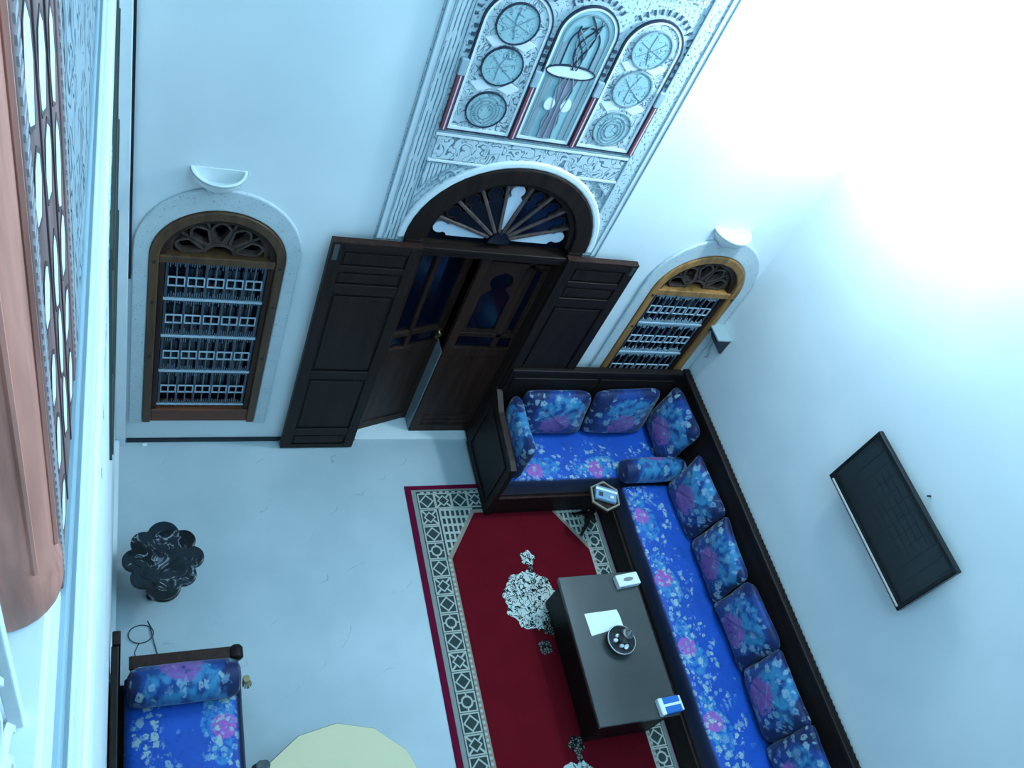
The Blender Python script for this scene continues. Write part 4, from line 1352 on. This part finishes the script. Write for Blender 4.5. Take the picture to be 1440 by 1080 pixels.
w3 = root('window_3', (XL, -1.1, 2.8), 'olive-brown shuttered opening high on the left wall', 'window')
obj('shutter', MB().box(0, 0.012, -0.85, 0.75, 0, 1.42), MAT['olive'], w3)
for k in range(3):
    obj('rail', MB().box(0.012, 0.018, -0.85, 0.75, 0.05 + 0.63 * k, 0.12 + 0.63 * k), MAT['olive'], w3)

# carved wooden screen standing on the cornice
sc = thing('carved_screen', 'mauve-brown pierced wooden screen on the gallery edge at the far left', 'screen', (FX, -3.07, 4.64))
obj('backing', MB().box(-0.03, -0.012, -0.38, 0.33, 0, 2.6), MAT['ledge'], sc)
for ya, yb in ((-0.38, -0.30), (0.21, 0.335)):
    st = obj('stile', MB().box(-0.03, 0.0, ya, yb, 0.0, 2.6), MAT['mauve'], sc, bevel=0.004)
    ym = (ya + yb) / 2 - 0.005
    hw = 0.018 if ya < 0 else 0.026
    for k in range(92):
        z = 0.05 + k * 0.0275
        obj('dentil', MB().box(0.0, 0.003, ym - hw, ym + hw, z, z + 0.014), MAT['dentil'], st)
obj('board', MB().box(-0.012, -0.004, -0.30, 0.21, 0, 2.6), MAT['mauve'], sc)
# tall lens-shaped openings in staggered columns, backed by the white wall
for k, yc in enumerate((-0.225, -0.055, 0.12)):
    for j in range(11):
        z = 0.12 + j * 0.235 + (0.12 if k % 2 else 0.0) + rnd.uniform(-0.03, 0.03)
        if z > 2.45:
            continue
        h_, w_ = rnd.uniform(0.065, 0.11), rnd.uniform(0.045, 0.064)
        lens = [(yc - w_ * 0.7, z - h_ * 0.7), (yc + w_ * 0.3, z - h_ * 1.1), (yc + w_, z - h_ * 0.3), (yc + w_ * 0.9, z + h_ * 0.45), (yc + w_ * 0.2, z + h_), (yc - w_ * 0.5, z + h_ * 0.9), (yc - w_, z + h_ * 0.2), (yc - w_ * 0.9, z - h_ * 0.5)]
        op = obj('opening', MB().prism(lens, -0.004, -0.0028, 'yz'), MAT['ledge'], sc)
        obj('opening_rim', MB().line(lens, 0.010, -0.004, -0.0022, 'yz', True), MAT['mauve2'], op)
for yy in (-0.14, 0.033):
    obj('rib', MB().box(-0.004, -0.001, yy - 0.006, yy + 0.006, 0, 2.6), MAT['mauve2'], sc)
# pink column
pc = thing('gallery_column', 'pink-brown fluted wooden column at the far left edge of the gallery', 'column', (-0.232, -3.565, 4.93))
obj('shaft', MB().lathe([(0.10, 0.0), (0.104, 0.03), (0.104, 0.10), (0.095, 0.16), (0.095, 2.9), (0.10, 3.0)], n=28), MAT['pinkwood'], pc, smooth=True)
for k in range(5):
    a = -1.5 + k * 0.7
    obj('flute', MB().tube([(0.096 * math.cos(a), 0.096 * math.sin(a), 0.18), (0.096 * math.cos(a), 0.096 * math.sin(a), 2.85)], 0.006, 6), MAT['pinkwood'], pc, smooth=True)
struct(obj('trim_6', MB().box(FX - 0.2, FX - 0.005, -5.2, -3.46, 4.34, 4.925), MAT['ledge'], bevel=0.01), 'white parapet block under the pink column', 'parapet')
# white wrought-iron railing close to the camera
rl = thing('iron_railing', 'white wrought-iron scroll railing at the lower left edge of the picture', 'railing', (-0.192, -4.03, 4.76))
for y in (0.20, -0.10, -0.36):
    obj('post', MB().box(-0.012, 0.012, y - 0.012, y + 0.012, 0, 0.96), MAT['white'], rl, bevel=0.003)
obj('hand_rail', MB().box(-0.03, 0.012, -0.60, 0.23, 0.96, 0.99), MAT['white'], rl, bevel=0.005)
obj('bottom_rail', MB().box(-0.012, 0.012, -0.60, 0.22, 0.06, 0.085), MAT['white'], rl)
for zc in (0.28, 0.50, 0.72):
    for yc, s in ((0.05, 1), (-0.23, -1)):
        P = []
        for i in range(30):
            a = i * 0.36
            r = 0.10 * (1 - i / 36)
            P.append((0, yc + s * r * math.cos(a), zc + r * math.sin(a)))
        obj('scroll', MB().tube(P, 0.011, 6), MAT['white'], rl, True)
